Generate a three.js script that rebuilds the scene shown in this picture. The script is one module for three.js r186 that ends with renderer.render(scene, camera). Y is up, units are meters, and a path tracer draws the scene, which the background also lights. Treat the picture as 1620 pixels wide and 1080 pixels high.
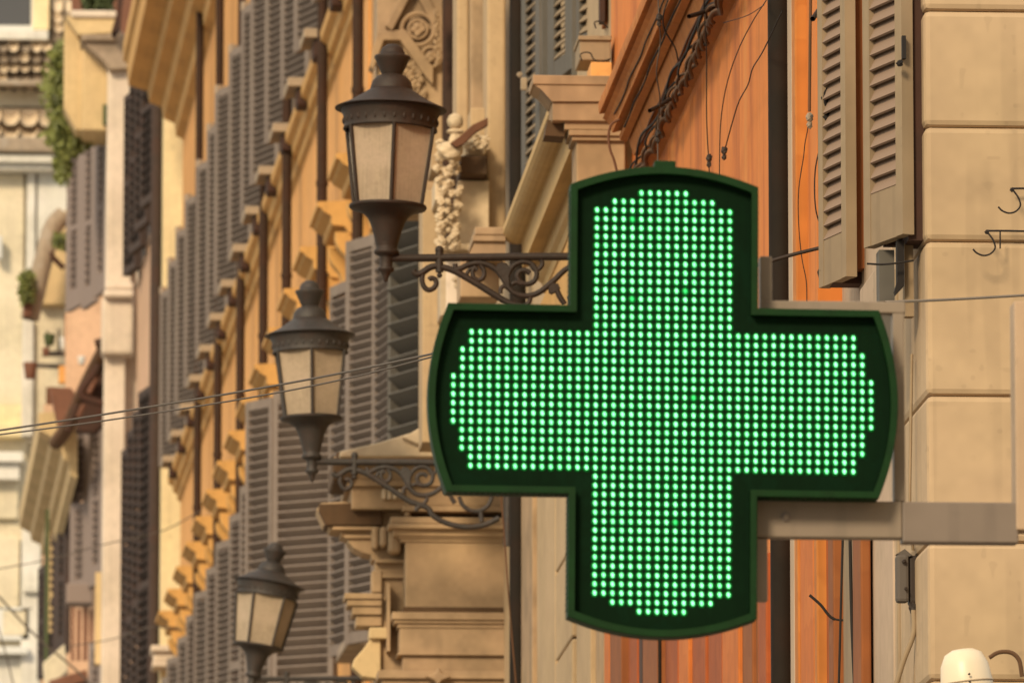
import * as THREE from 'three';
import { RoundedBoxGeometry } from 'three/addons/geometries/RoundedBoxGeometry.js';
import { mergeGeometries, toCreasedNormals } from 'three/addons/utils/BufferGeometryUtils.js';

// ---------------------------------------------------------------- camera, sky, sun, exposure
const scene = new THREE.Scene();
const EYE = 1.7, FOCAL = 12000, PW = 1620, PH = 1080;          // eye height in metres, focal length for a 1620 px wide frame
const PITCH = Math.atan(1760 / FOCAL), YAW = Math.atan((750 / FOCAL) * Math.cos(PITCH));
const camera = new THREE.PerspectiveCamera(2 * THREE.MathUtils.radToDeg(Math.atan(540 / FOCAL)), PW / PH, 0.5, 2000);
camera.position.set(0, EYE, 0);
camera.rotation.set(PITCH, -YAW, 0, 'YXZ');
camera.focus = 29; camera.userData.fStop = 9.8;
camera.updateMatrixWorld(true);

const renderer = new THREE.WebGLRenderer({ antialias: true });
renderer.toneMapping = THREE.LinearToneMapping;
renderer.toneMappingExposure = 1.24;
renderer.shadowMap.enabled = true;

{ // hazy bright sky, a little warm, brightest towards the sun
  const w = 128, h = 64, d = new Float32Array(w * h * 4), s = new THREE.Vector3(-0.55, 0.72, 0.55).normalize();
  for (let j = 0; j < h; j++) for (let i = 0; i < w; i++) {
    const th = ((j + 0.5) / h - 0.5) * Math.PI, ph = ((i + 0.5) / w - 0.5) * 2 * Math.PI;
    const v = new THREE.Vector3(Math.cos(th) * Math.cos(ph), Math.sin(th), Math.cos(th) * Math.sin(ph));
    const up = Math.max(0, v.y), g = Math.pow(Math.max(0, v.dot(s)), 4), o = (j * w + i) * 4;
    d[o] = 0.76 - 0.10 * up + 0.46 * g; d[o + 1] = 0.72 - 0.07 * up + 0.43 * g; d[o + 2] = 0.61 + 0.02 * up + 0.33 * g; d[o + 3] = 1;
  }
  const t = new THREE.DataTexture(d, w, h, THREE.RGBAFormat, THREE.FloatType);
  t.mapping = THREE.EquirectangularReflectionMapping; t.magFilter = THREE.LinearFilter; t.needsUpdate = true;
  scene.background = t; scene.environment = t;
  scene.backgroundIntensity = 1; scene.environmentIntensity = 1;
}
const sun = new THREE.DirectionalLight(0xffe6be, 2.75);
sun.position.set(-55, 72, 55); sun.target.position.set(0, 5, -60);
sun.castShadow = true; sun.shadow.radius = 22; sun.shadow.mapSize.set(2048, 2048);
Object.assign(sun.shadow.camera, { left: -90, right: 90, top: 90, bottom: -90, near: 1, far: 400 });
scene.add(sun, sun.target);

// ---------------------------------------------------------------- helpers
let seed = 7;
const rnd = () => { seed = (seed * 1664525 + 1013904223) >>> 0; return seed / 4294967296; };
const rr = (a, b) => a + (b - a) * rnd();
const CAMM = camera.matrixWorld.clone();
const ray = (x, y) => new THREE.Vector3((x - PW / 2) / FOCAL, -(y - PH / 2) / FOCAL, -1).transformDirection(CAMM);
const P = (x, y, Z) => { const r = ray(x, y); return r.multiplyScalar(Z / -r.z).add(camera.position); };   // the point Z metres down the street seen at (x, y)
const XF = (x, y, X) => { const r = ray(x, y); return r.multiplyScalar(X / r.x).add(camera.position); };      // the point on the plane x = X seen at (x, y)
const scaleAt = (x, y, Z) => [(P(x + 50, y, Z).x - P(x - 50, y, Z).x) / 100 / (Z / FOCAL), (P(x, y - 50, Z).y - P(x, y + 50, Z).y) / 100 / (Z / FOCAL)];
const px = (Z) => Z / FOCAL;                                     // metres per pixel at distance Z
const lin = (r, g, b, k = 0.72, s = 0.16) => { const c = new THREE.Color().setRGB(r / 255, g / 255, b / 255, THREE.SRGBColorSpace), l = 0.3 * c.r + 0.55 * c.g + 0.15 * c.b; c.r += (l - c.r) * s; c.g += (l - c.g) * s; c.b += (l - c.b) * s; return c.multiplyScalar(k); };

// tileable value noise
function noiseGrid(n, sd) { let s = sd; const a = new Float32Array(n * n); for (let i = 0; i < n * n; i++) { s = (s * 1664525 + 1013904223) >>> 0; a[i] = s / 4294967296; } return a; }
function tnoise(sd, cx, cy) {
  const n = 64, a = noiseGrid(n, sd);
  return (u, v) => { const x = u * cx, y = v * cy, x0 = Math.floor(x), y0 = Math.floor(y); let fx = x - x0, fy = y - y0; fx = fx * fx * (3 - 2 * fx); fy = fy * fy * (3 - 2 * fy);
    const q = (i, j) => a[(((j % cy) + cy) % cy % n) * n + (((i % cx) + cx) % cx % n)];
    return (q(x0, y0) * (1 - fx) + q(x0 + 1, y0) * fx) * (1 - fy) + (q(x0, y0 + 1) * (1 - fx) + q(x0 + 1, y0 + 1) * fx) * fy; };
}
function tex(size, fn, srgb = false) {
  const d = new Uint8Array(size * size * 4);
  for (let j = 0; j < size; j++) for (let i = 0; i < size; i++) { const c = fn(i / size, j / size), o = (j * size + i) * 4; for (let k = 0; k < 3; k++) d[o + k] = Math.max(0, Math.min(255, Math.round(255 * (c.length ? c[k] : c)))); d[o + 3] = 255; }
  const t = new THREE.DataTexture(d, size, size); t.wrapS = t.wrapT = THREE.RepeatWrapping; t.magFilter = THREE.LinearFilter; t.minFilter = THREE.LinearFilter;
  if (srgb) t.colorSpace = THREE.SRGBColorSpace; t.needsUpdate = true; return t;
}
const N = { a: tnoise(11, 4, 4), b: tnoise(12, 9, 9), c: tnoise(13, 24, 24), d: tnoise(14, 60, 60), s1: tnoise(15, 22, 2), s2: tnoise(16, 60, 3), s3: tnoise(17, 9, 1), h1: tnoise(18, 2, 22), e: tnoise(19, 16, 16), f: tnoise(20, 62, 62) };
const step = (a, b, x) => { const t = Math.min(1, Math.max(0, (x - a) / (b - a))); return t * t * (3 - 2 * t); };
const T = {
  plaster: tex(512, (u, v) => { const m = 0.78 + 0.16 * N.a(u, v) + 0.10 * N.b(u, v) - 0.08 * N.c(u, v) - 0.05 * N.d(u, v) - 0.07 * step(0.55, 0.8, N.s2(u, v)) - 0.08 * step(0.80, 0.9, N.f(u, v)) * step(0.4, 0.7, N.b(u, v)) - 0.035 * step(0.55, 0.75, N.e(u, v) * 0.5 + N.b(u, v) * 0.5); return [m, m * (0.985 + 0.015 * N.b(u, v)), m * (0.95 + 0.05 * N.a(u, v))]; }),
  streak: tex(512, (u, v) => { const k = step(0.35, 0.9, N.s1(u, v)), q = step(0.55, 0.95, N.s2(u, v)), w = step(0.6, 0.9, N.s3(u, v)), g = N.c(u, v) * 0.08 + N.d(u, v) * 0.06;
    const m = 0.98 - 0.20 * k - 0.16 * q - g; return [m, m * (0.91 + 0.18 * w - 0.08 * k), m * (0.80 + 0.48 * w - 0.12 * k)]; }),
  stone: tex(512, (u, v) => { const m = 0.90 - 0.18 * step(0.4, 0.85, N.a(u, v)) * N.c(u, v) - 0.16 * step(0.5, 0.9, N.b(u, v)) - 0.08 * N.e(u, v) - 0.09 * N.d(u, v) - 0.10 * step(0.6, 0.9, N.s1(u, v)); return [m, m * (0.97 + 0.03 * N.b(u, v)), m * (0.9 + 0.1 * N.a(u, v))]; }),
  worn: tex(512, (u, v) => { const p = step(0.62, 0.72, N.b(u, v) * 0.5 + N.c(u, v) * 0.5), m = 0.88 - 0.16 * N.c(u, v) - 0.14 * N.s2(u, v) + 0.12 * p; return [m, m * (0.95 + 0.06 * p), m * (0.88 + 0.14 * p)]; }),
  rust: tex(256, (u, v) => { const p = step(0.5, 0.8, N.b(u, v)), q = step(0.6, 0.85, N.c(u, v)), m = 0.72 + 0.2 * N.e(u, v) - 0.12 * N.d(u, v); return [m + 0.12 * p + 0.1 * q, m + 0.02 * q, m - 0.05 * p]; }),
  bump: tex(512, (u, v) => 0.45 * N.b(u, v) + 0.3 * N.c(u, v) + 0.25 * N.f(u, v)),
};
let MATN = 0;
function M(name, color, o = {}) {
  const { map, bump, tile, ...rest } = o;
  const m = new (rest.transmission || rest.clearcoat || rest.specularIntensity !== undefined ? THREE.MeshPhysicalMaterial : THREE.MeshStandardMaterial)({ color, roughness: 0.85, ...rest });
  m.name = name; if (map) m.map = T[map]; if (bump) { m.bumpMap = T.bump; m.bumpScale = bump; }
  return m;
}

// box-projected uv in metres (0.5 tile per metre by default)
function uvBox(g, s = 0.5) {
  if (g.index) g = g.toNonIndexed();
  const p = g.attributes.position, n = g.attributes.normal, uv = new Float32Array(p.count * 2), A = new THREE.Vector3(), B = new THREE.Vector3(), C = new THREE.Vector3();
  for (let i = 0; i < p.count; i += 3) {
    A.fromBufferAttribute(p, i); B.fromBufferAttribute(p, i + 1).sub(A); C.fromBufferAttribute(p, i + 2).sub(A); B.cross(C);
    const ax = Math.abs(B.x), ay = Math.abs(B.y), az = Math.abs(B.z);
    for (let k = 0; k < 3; k++) { A.fromBufferAttribute(p, i + k); let u, v; if (ax >= ay && ax >= az) { u = A.z; v = A.y; } else if (az >= ay) { u = A.x + 0.37; v = A.y; } else { u = A.x; v = A.z; } uv[(i + k) * 2] = u * s; uv[(i + k) * 2 + 1] = v * s; }
  }
  g.setAttribute('uv', new THREE.BufferAttribute(uv, 2));
  if (!n) g.computeVertexNormals();
  return g;
}
const clean = (g) => { if (g.index) g = g.toNonIndexed(); for (const k of Object.keys(g.attributes)) if (!['position', 'normal', 'uv'].includes(k)) g.deleteAttribute(k); g.morphAttributes = {}; return g; };
const merge = (list) => list.length === 1 ? list[0] : mergeGeometries(list.map(clean));
const NAMES = {};
function numbered(name) { NAMES[name] = (NAMES[name] ?? -1) + 1; return NAMES[name] ? name + '_' + String(NAMES[name]).padStart(3, '0') : name; }
function tag(o, label, category, group, kind) { if (label) o.userData.label = label; if (category) o.userData.category = category; if (group) o.userData.group = group; if (kind) o.userData.kind = kind; return o; }
function thing(name, label, category, base = [0, 0, 0], turn = 0, group) {
  const o = new THREE.Group(); o.name = numbered(name); o.position.set(...base); o.rotation.y = turn; scene.add(o);
  o.isThing = true; return tag(o, label, category, group);
}
// a mesh from one geometry or a list; world: geometry given in world coordinates, parent an unturned thing
function mesh(name, geo, mat, parent = scene, { world = false, uv = 0.5 } = {}) {
  let g = Array.isArray(geo) ? merge(geo) : geo;
  if (uv) g = uvBox(g, uv);
  const m = new THREE.Mesh(g, mat); m.name = parent === scene ? numbered(name) : name; m.castShadow = m.receiveShadow = true;
  if (world && parent.isThing) m.position.copy(parent.position).negate();
  parent.add(m); return m;
}
const W = { world: true };
const each = (name, list, mat, parent, o) => list.map((g) => mesh(name, g, mat, parent, o));
function boxG(x0, x1, y0, y1, z0, z1, r = 0) {
  const w = Math.abs(x1 - x0), h = Math.abs(y1 - y0), d = Math.abs(z1 - z0);
  let g = clean(r ? new RoundedBoxGeometry(w, h, d, 1, Math.min(r, w / 2.1, h / 2.1, d / 2.1)) : new THREE.BoxGeometry(w, h, d));
  if (r) g.computeVertexNormals();
  return g.translate((x0 + x1) / 2, (y0 + y1) / 2, (z0 + z1) / 2);
}
// frontal box: the face that looks up the street at Z fills the pixels x0..x1, y0..y1; D deep
function fb(x0, y0, x1, y1, Z, D = 0.5, r = 0) { const a = P(x0, (y0 + y1) / 2, Z), b = P(x1, (y0 + y1) / 2, Z), t = P((x0 + x1) / 2, y0, Z), u = P((x0 + x1) / 2, y1, Z); return boxG(a.x, b.x, u.y, t.y, -Z - D, -Z, r); }
// frontal polygon, D deep
function fpoly(pts, Z, D, bevel = 0) {
  const s = new THREE.Shape(pts.map(([x, y]) => { const p = P(x, y, Z); return new THREE.Vector2(p.x, p.y); }));
  const g = new THREE.ExtrudeGeometry(s, { depth: D, bevelEnabled: bevel > 0, bevelSize: bevel, bevelThickness: bevel, bevelSegments: 2, curveSegments: 8 });
  return clean(g).translate(0, 0, -Z - D);
}
// profile [[x, y], ...] swept straight down the street from z0 to z1
function sweep(prof, Z0, Z1) {
  const s = new THREE.Shape(prof.map(([x, y]) => new THREE.Vector2(x, y)));
  return clean(new THREE.ExtrudeGeometry(s, { depth: Z1 - Z0, bevelEnabled: false })).translate(0, 0, -Z1);
}
function tube(pts, r, seg = 0, rad = 6, closed = false) { const c = new THREE.CatmullRomCurve3(pts, closed, 'centripetal'); return clean(new THREE.TubeGeometry(c, seg || pts.length * 6, r, rad, closed)); }
const tubeP = (list, r, Z, seg, rad) => tube(list.map(([x, y, z]) => P(x, y, z ?? Z)), r, seg, rad);
function vpipe(x, y0, y1, z, r, n = 14) { return clean(new THREE.CylinderGeometry(r, r, y1 - y0, n, 1)).translate(x, (y0 + y1) / 2, z); }
function blob(x, y, z, r, rough = 0.25, detail = 2) {
  const g = new THREE.IcosahedronGeometry(1, detail), p = g.attributes.position, o = rnd() * 10, v = new THREE.Vector3();
  for (let i = 0; i < p.count; i++) { v.fromBufferAttribute(p, i); const k = 1 + rough * (Math.sin(v.x * 5 + o) * Math.cos(v.y * 6 - o) + Math.sin(v.z * 7 + o * 2) * 0.6); p.setXYZ(i, v.x * k, v.y * k, v.z * k); }
  g.computeVertexNormals();
  return clean(g).scale(r[0] ?? r, r[1] ?? r, r[2] ?? r).translate(x, y, z);
}

// ---------------------------------------------------------------- materials
const mat = {
  beige: M('beige_stone', lin(218, 184, 140, 0.75), { map: 'plaster', bump: 0.003 }),
  joint: M('dark_joint', lin(84, 60, 42)),
  orange: M('orange_plaster', lin(226, 140, 62, 0.84, 0), { map: 'streak', bump: 0.003 }),
  orangeTrim: M('orange_cornice_plaster', lin(218, 138, 62, 0.8, 0), { map: 'worn', bump: 0.004 }),
  brightOrange: M('bright_orange_plaster', lin(226, 130, 54, 0.8, 0), { map: 'worn' }),
  redBrown: M('red_brown_paint', lin(186, 96, 40, 0.75, 0), { map: 'worn' }),
  brown: M('brown_paint', lin(166, 98, 46, 0.75, 0), { map: 'worn' }),
  darkBrown: M('dark_brown_wood', lin(78, 48, 34, 0.7, 0), { map: 'rust' }),
  paleStrip: M('pale_pink_plaster', lin(222, 190, 158), { map: 'plaster' }),
  shutterBeige: M('beige_shutter_paint', lin(194, 166, 128, 0.62), { map: 'plaster' }),
  slatGrey: M('grey_brown_slat_paint', lin(160, 130, 106), {}),
  dark: M('dark_interior', lin(34, 24, 20, 0.5)),
  pipe: M('dark_pipe_paint', lin(64, 54, 44, 0.34, 0), { map: 'rust', roughness: 0.8, specularIntensity: 0.4 }),
  pipeBrown: M('brown_pipe_paint', lin(82, 62, 50, 0.6, 0), { map: 'rust', roughness: 0.8, specularIntensity: 0.4 }),
  cable: M('black_cable', lin(40, 30, 26, 0.5)),
  rope: M('weathered_cable', lin(128, 92, 60, 0.55, 0), { map: 'rust' }),
  greyCable: M('grey_cable', lin(110, 100, 92, 0.6)),
  iron: M('dark_iron', lin(78, 60, 48, 0.38, 0), { map: 'rust', roughness: 0.65, metalness: 0.1, bump: 0.002 }),
  ironGrey: M('grey_iron', lin(92, 84, 80, 0.46), { map: 'rust', roughness: 0.6, metalness: 0.2, bump: 0.002 }),
  glass: M('milk_glass', lin(224, 198, 166, 0.84), { transmission: 0.35, roughness: 0.9, map: 'plaster' }),
  palazzo: M('palazzo_stone', lin(208, 172, 128, 0.78), { map: 'stone', bump: 0.004 }),
  palazzoBounce: M('palazzo_golden_bounce_stone', lin(214, 178, 118, 0.8, 0.05), { map: 'plaster', bump: 0.002 }),  // golden tint paints in light reflected from the yellow street
  palazzoPink: M('palazzo_pink_stone', lin(208, 170, 124), { map: 'stone', bump: 0.003 }),
  palazzoWall: M('palazzo_cream_plaster', lin(214, 180, 132, 0.76), { map: 'plaster', bump: 0.002 }),
  carved: M('carved_white_stone', lin(238, 212, 176, 0.86), { map: 'stone', bump: 0.004 }),
  darkStone: M('blackened_and_shaded_stone', lin(112, 84, 54, 0.62, 0), { map: 'worn', bump: 0.006 }),  // weathered ledges, and undersides whose shade is put into the colour
  board: M('brown_board', lin(134, 82, 48, 0.7), { map: 'worn' }),
  yellow: M('yellow_orange_plaster', lin(238, 176, 104, 0.86, 0), { map: 'plaster' }),
  ochre: M('ochre_trim', lin(230, 180, 108, 0.82, 0), { map: 'plaster' }),
  paleOchre: M('pale_ochre_trim', lin(240, 206, 146, 0.8), { map: 'plaster' }),
  sill: M('grey_white_sill', lin(206, 180, 152, 0.7), { map: 'stone' }),
  shutterGrey: M('grey_brown_shutter', lin(152, 138, 130, 0.74, 0), { map: 'plaster' }),
  shutterGreen: M('grey_green_shutter', lin(132, 126, 118, 0.55), { map: 'plaster' }),
  
  cream: M('cream_plaster_painted_sun', lin(255, 232, 176, 0.92), { map: 'plaster' }),  // brightened cream: the far sunlight is put into the colour
  white: M('white_plaster', lin(244, 224, 204, 0.85), { map: 'plaster' }),
  pink: M('pink_plaster', lin(240, 190, 150, 0.8), { map: 'plaster' }),
  farBrown: M('far_brown_shutter', lin(88, 66, 58, 0.6), { map: 'rust' }),
  farGrey: M('far_grey_shutter', lin(158, 138, 130, 0.7), {}),
  kWall: M('pale_cream_plaster', lin(236, 222, 192, 0.9), { map: 'plaster' }),  // far walls, whites and tiles lifted in colour in place of haze
  kWhite: M('pale_white_trim', lin(236, 232, 224, 0.9), { map: 'plaster' }),
  tile: M('pale_clay_tile', lin(250, 230, 200, 0.95), { map: 'worn' }),
  tileDark: M('dark_clay_tile', lin(190, 172, 152, 0.8), { map: 'worn' }),
  pane: M('dark_window_glass', lin(104, 104, 108, 0.5), { roughness: 0.15 }),
  frameWhite: M('pale_window_frame', lin(226, 226, 222, 0.8)),
  leaf: M('green_leaf', lin(158, 168, 66, 0.62), { side: THREE.DoubleSide, transmission: 0.3, roughness: 0.9 }),
  leafDark: M('dark_green_leaf', lin(92, 108, 54, 0.5), { side: THREE.DoubleSide }),
  terracotta: M('terracotta', lin(156, 100, 74, 0.7), { map: 'worn' }),
  metalGrey: M('grey_frame_paint', lin(168, 150, 132, 0.72), { roughness: 0.55, map: 'plaster' }),
  metalCool: M('cool_grey_arm_paint', lin(150, 134, 124, 0.72), { roughness: 0.5, map: 'plaster' }),
  green: M('green_housing', lin(20, 78, 32, 0.44, 0), { roughness: 0.6, specularIntensity: 0.3, map: 'rust' }),
  greenPanel: M('dark_green_panel', new THREE.Color(0.002, 0.016, 0.0055), { roughness: 0.7, specularIntensity: 0.12, map: 'worn' }),
  lensHalo: M('led_lens_halo', new THREE.Color(0.005, 0.12, 0.02), { emissive: new THREE.Color(0.0, 0.12, 0.012), roughness: 0.4, specularIntensity: 0.2 }),  // wide glowing lens also paints in the green halo between dots
  coreGlow: M('led_core', new THREE.Color(0.02, 0.3, 0.08), { emissive: new THREE.Color(0.65, 2.5, 1.05), roughness: 0.4, specularIntensity: 0.2 }),
  coreGlowB: M('led_core_greener', new THREE.Color(0.02, 0.3, 0.08), { emissive: new THREE.Color(0.5, 2.2, 0.85), roughness: 0.4, specularIntensity: 0.2 }),
  coreGlowC: M('led_core_dim', new THREE.Color(0.02, 0.3, 0.08), { emissive: new THREE.Color(0.06, 0.95, 0.22), roughness: 0.4, specularIntensity: 0.2 }),
  whiteShade: M('white_lamp_shade', lin(238, 218, 186, 0.85), { roughness: 0.4 }),
  asphalt: M('basalt_paving', new THREE.Color(0.3, 0.27, 0.23), { map: 'stone' }),  // paving tone raised to bounce more light under the eaves
};

// ---------------------------------------------------------------- ground
tag(mesh('street', new THREE.PlaneGeometry(600, 900).rotateX(-Math.PI / 2).translate(0, 0, -300), mat.asphalt), 'stone street running between the facades', undefined, undefined, 'structure');

// ---------------------------------------------------------------- shutters
// frame mesh with slats as children; local x runs along the leaf, y up, +z the outer face
const slatGeo = {};
function shutter(parent, at, turn, w, h, o = {}) {
  const { stile = 0.06, rail = 0.1, bottom = 0.12, pitch = 0.06, t = 0.035, frameMat = mat.shutterGrey, slatMat = mat.shutterGrey, single = false, back = null, midRail = 0, tilt = 0.75, name = 'shutter', from = 0, to = 1e9, slatDepth = 0.05, slatT = 0.01 } = o;
  const g = [boxG(0, stile, 0, h, -t / 2, t / 2), boxG(w - stile, w, 0, h, -t / 2, t / 2), boxG(stile, w - stile, 0, bottom, -t / 2 + 0.003, t / 2 - 0.003), boxG(stile, w - stile, h - rail, h, -t / 2 + 0.003, t / 2 - 0.003)];
  if (midRail) g.push(boxG(stile, w - stile, h * midRail - 0.05, h * midRail + 0.05, -t / 2 + 0.003, t / 2 - 0.003));
  const f = mesh(name, g, frameMat, parent); f.position.copy(at); f.rotation.y = turn;
  if (back) mesh('backing', boxG(stile * 0.15, w - stile * 0.15, bottom * 0.6, h - rail * 0.6, -t / 2 - 0.022, -t / 2 - 0.012), back, f, { uv: 0 });
  const sw = w - 2 * stile, key = [sw.toFixed(3), slatDepth, tilt, slatT].join();
  slatGeo[key] ??= uvBox(boxG(0, sw, -slatT / 2, slatT / 2, -slatDepth / 2, slatDepth / 2).rotateX(tilt), 0.5);
  const list = [];
  for (let y = bottom + pitch * 0.6; y < h - rail - pitch * 0.2; y += pitch) {
    if (midRail && Math.abs(y - h * midRail) < 0.06) continue;
    if (y < from || y > to) continue;
    if (single) { const s = new THREE.Mesh(slatGeo[key], slatMat); s.name = 'slat'; s.position.set(stile, y, 0); s.rotation.x = rr(-0.03, 0.03); s.castShadow = s.receiveShadow = true; f.add(s); }
    else list.push(slatGeo[key].clone().translate(stile, y, 0));
  }
  if (list.length) { const s = mesh('slats', list, slatMat, f, { uv: 0 }); s.userData.kind = 'stuff'; }
  return f;
}
const turnOf = (a, b) => Math.atan2(-(b.z - a.z), b.x - a.x);

// ---------------------------------------------------------------- beige corner building on the right
{
  const b = thing('corner_building', 'beige rusticated stone corner with open louvred shutters at the right edge', 'building', [3.9, 0, -27.6]);
  const js = [-170, 16, 200, 381, 625, 857, 1076, 1290], X0 = P(1466, 500, 27).x;
  for (let i = 0; i + 1 < js.length; i++) mesh('stone_block', boxG(X0, X0 + 1.7, P(1500, js[i + 1] - 0.6, 27).y, P(1500, js[i] + 0.6, 27).y, -28.1, -27, 0.022), mat.beige, b, W);
  mesh('wall_core', boxG(X0 + 0.03, X0 + 1.65, 0, 9, -28.05, -27.03), mat.joint, b, W);
  mesh('wall', boxG(3.25, 5.2, 0, 9, -31, -28.08), mat.paleStrip, b, W);
  mesh('pilaster', boxG(3.17, 3.3, 0, P(1400, 470, 29.4).y, -29.2, -28.11, 0.01), mat.paleStrip, b, W);
  mesh('plaster_strip', boxG(3.15, 3.3, 0, P(1370, 560, 29.8).y, -29.85, -29.25, 0.01), mat.shutterBeige, b, W);
  mesh('conduit', vpipe(3.17, 0, P(1457, 400, 27.5).y, -27.9, 0.01), mat.shutterBeige, b, W);
  // wall pieces under the shutters
  mesh('window_jamb', fb(1432, 385, 1446, 500, 27.2, 0.06), mat.shutterBeige, b, W);
  each('window_stay', [fb(1420, 380, 1431, 446, 27.15, 0.05), fpoly([[1420, 446], [1431, 446], [1431, 452], [1418, 466], [1416, 460]], 27.15, 0.04)], mat.dark, b, W);
  mesh('window_sill', fb(1392, 395, 1416, 560, 27.3, 0.1), mat.shutterGreen, b, W);
  mesh('stay_rod', tubeP([[1372, 417], [1400, 418], [1446, 412]], 0.004, 27.1), mat.cable, b, W);
  // two leaves; a brown board stands in for the unlit opening between them
  const leaf = (xa, ya, xb, yb, Za, Zb, slatsTo) => {
    const A = P(xa, ya, Za), B = P(xb, yb, Zb); B.y = A.y; const w = A.distanceTo(B), h = 2.3;
    return shutter(b, A.clone().sub(b.position), turnOf(A, B), w, h, { stile: w * 0.17, bottom: slatsTo, pitch: 0.0575, frameMat: mat.shutterBeige, slatMat: mat.slatGrey, single: true, tilt: 1.1, slatDepth: 0.078, t: 0.045, to: 1.25 });
  };
  leaf(1304, 456, 1348, 436, 30, 29.68, 0.185);
  leaf(1376, 393, 1438, 371, 27.4, 27.06, 0.19);
  mesh('opening_stand_in', fb(1346, -150, 1377, 424, 29.75, 0.1), mat.brown, b, W);
  mesh('gap_shade_strip', [fb(1436, -150, 1462, 380, 27.09, 0.2)], mat.darkBrown, b, W);  // dark brown strip painted in for the shadow gap beside the leaf
  each('shaded_underside_strip', [fb(1400, 374, 1461, 388, 27.3, 0.05), fb(1318, 430, 1376, 448, 29.85, 0.12)], mat.darkBrown, b, W);  // dark brown strips paint in the shaded undersides of both leaves
  each('shutter_catch', [fb(1428, 56, 1434, 92, 27.02, 0.03), blob(...P(1424, 100, 27.0).toArray(), 0.012), blob(...P(1306, 155, 29.95).toArray(), [0.014, 0.04, 0.014]), blob(...P(1308, 185, 29.95).toArray(), 0.016)], mat.dark, b, W);
  each('hinge', [blob(...P(1299, 430, 30).toArray(), [0.012, 0.04, 0.012]), blob(...P(1304, 428, 29.98).toArray(), 0.014)], mat.dark, b, W);
}
{ // hooks on the stone
  for (const [dx, dy, lab] of [[0, 0, 'rusty wall hook with a straight bar over a stone joint'], [40, -67, 'upper rusty wall hook at the right edge of the stone']]) {
    const o = thing('wall_hook', lab, 'hook', P(1562 + dx, 367 + dy, 26.9).toArray());
    mesh('hook', tubeP([[1563 + dx, 367 + dy], [1572 + dx, 380 + dy], [1575 + dx, 392 + dy], [1568 + dx, 401 + dy], [1557 + dx, 404 + dy], [1546 + dx, 400 + dy], [1540 + dx, 394 + dy]], 0.0035, 26.88, 40), mat.cable, o, W);
    mesh('bar', tubeP([[1561 + dx, 365 + dy], [1590 + dx, 365 + dy], [1640 + dx, 366 + dy]], 0.004, 26.95), mat.cable, o, W);
    mesh('knob', blob(...P(1562 + dx, 367 + dy, 26.9).toArray(), 0.008), mat.cable, o, W);
    if (!dx) mesh('pin', tubeP([[1583, 366], [1583, 393]], 0.003, 26.93), mat.cable, o, W);
  }
}
{ // junction box hanging on a cable
  const o = thing('junction_box', 'small grey-brown junction box on a hanging cable beside the corner', 'junction box', P(1437, 915, 27.4).toArray());
  mesh('case', [fb(1419, 876, 1439, 952, 27.4, 0.06, 0.012), fpoly([[1419, 876], [1432, 868], [1444, 878], [1439, 880]], 27.41, 0.05)], mat.greyCable, o, W);
  mesh('side', fb(1439, 878, 1455, 956, 27.42, 0.07, 0.01), mat.iron, o, W);
  each('gland', [blob(...P(1447, 962, 27.42).toArray(), [0.018, 0.03, 0.018]), blob(...P(1431, 888, 27.39).toArray(), 0.008), blob(...P(1434, 931, 27.39).toArray(), 0.006)], mat.iron, o, W);
  each('cable', [tubeP([[1445, 870, 27.4], [1440, 800, 27.3], [1441, 700, 27.3], [1443, 560, 27.3]], 0.006), tubeP([[1446, 965], [1446, 1000], [1430, 1045], [1416, 1090]], 0.011, 27.4), tubeP([[1450, 965], [1450, 1010], [1447, 1100]], 0.006, 27.45)], mat.shutterBeige, o, W);
}
{ // white lamp at the bottom right
  const o = thing('wall_lamp', 'white rounded floodlight head at the bottom right corner', 'wall lamp', P(1528, 1080, 25).toArray());
  const c = P(1530, 1080, 25);
  const pts = [[0, 0.115], [0.035, 0.112], [0.062, 0.098], [0.08, 0.06], [0.088, 0], [0.09, -0.12], [0, -0.12]].map(([r, y]) => new THREE.Vector2(r, y)).reverse();
  mesh('shade', clean(new THREE.LatheGeometry(pts, 28)).rotateZ(0.12).translate(c.x, c.y, c.z), mat.whiteShade, o, W);
  mesh('seam_ring', clean(new THREE.TorusGeometry(0.0885, 0.003, 6, 32)).rotateX(Math.PI / 2).rotateZ(0.12).translate(c.x, c.y, c.z), mat.sill, o, W);
  each('screw', [blob(...P(1534, 1066, 24.9).toArray(), 0.004), blob(...P(1535, 1078, 24.9).toArray(), 0.004)], mat.cable, o, W);
  mesh('bracket', tubeP([[1566, 1040], [1580, 1032], [1600, 1032], [1612, 1042], [1618, 1070]], 0.008, 25.2), mat.rope, o, W);
}

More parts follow.
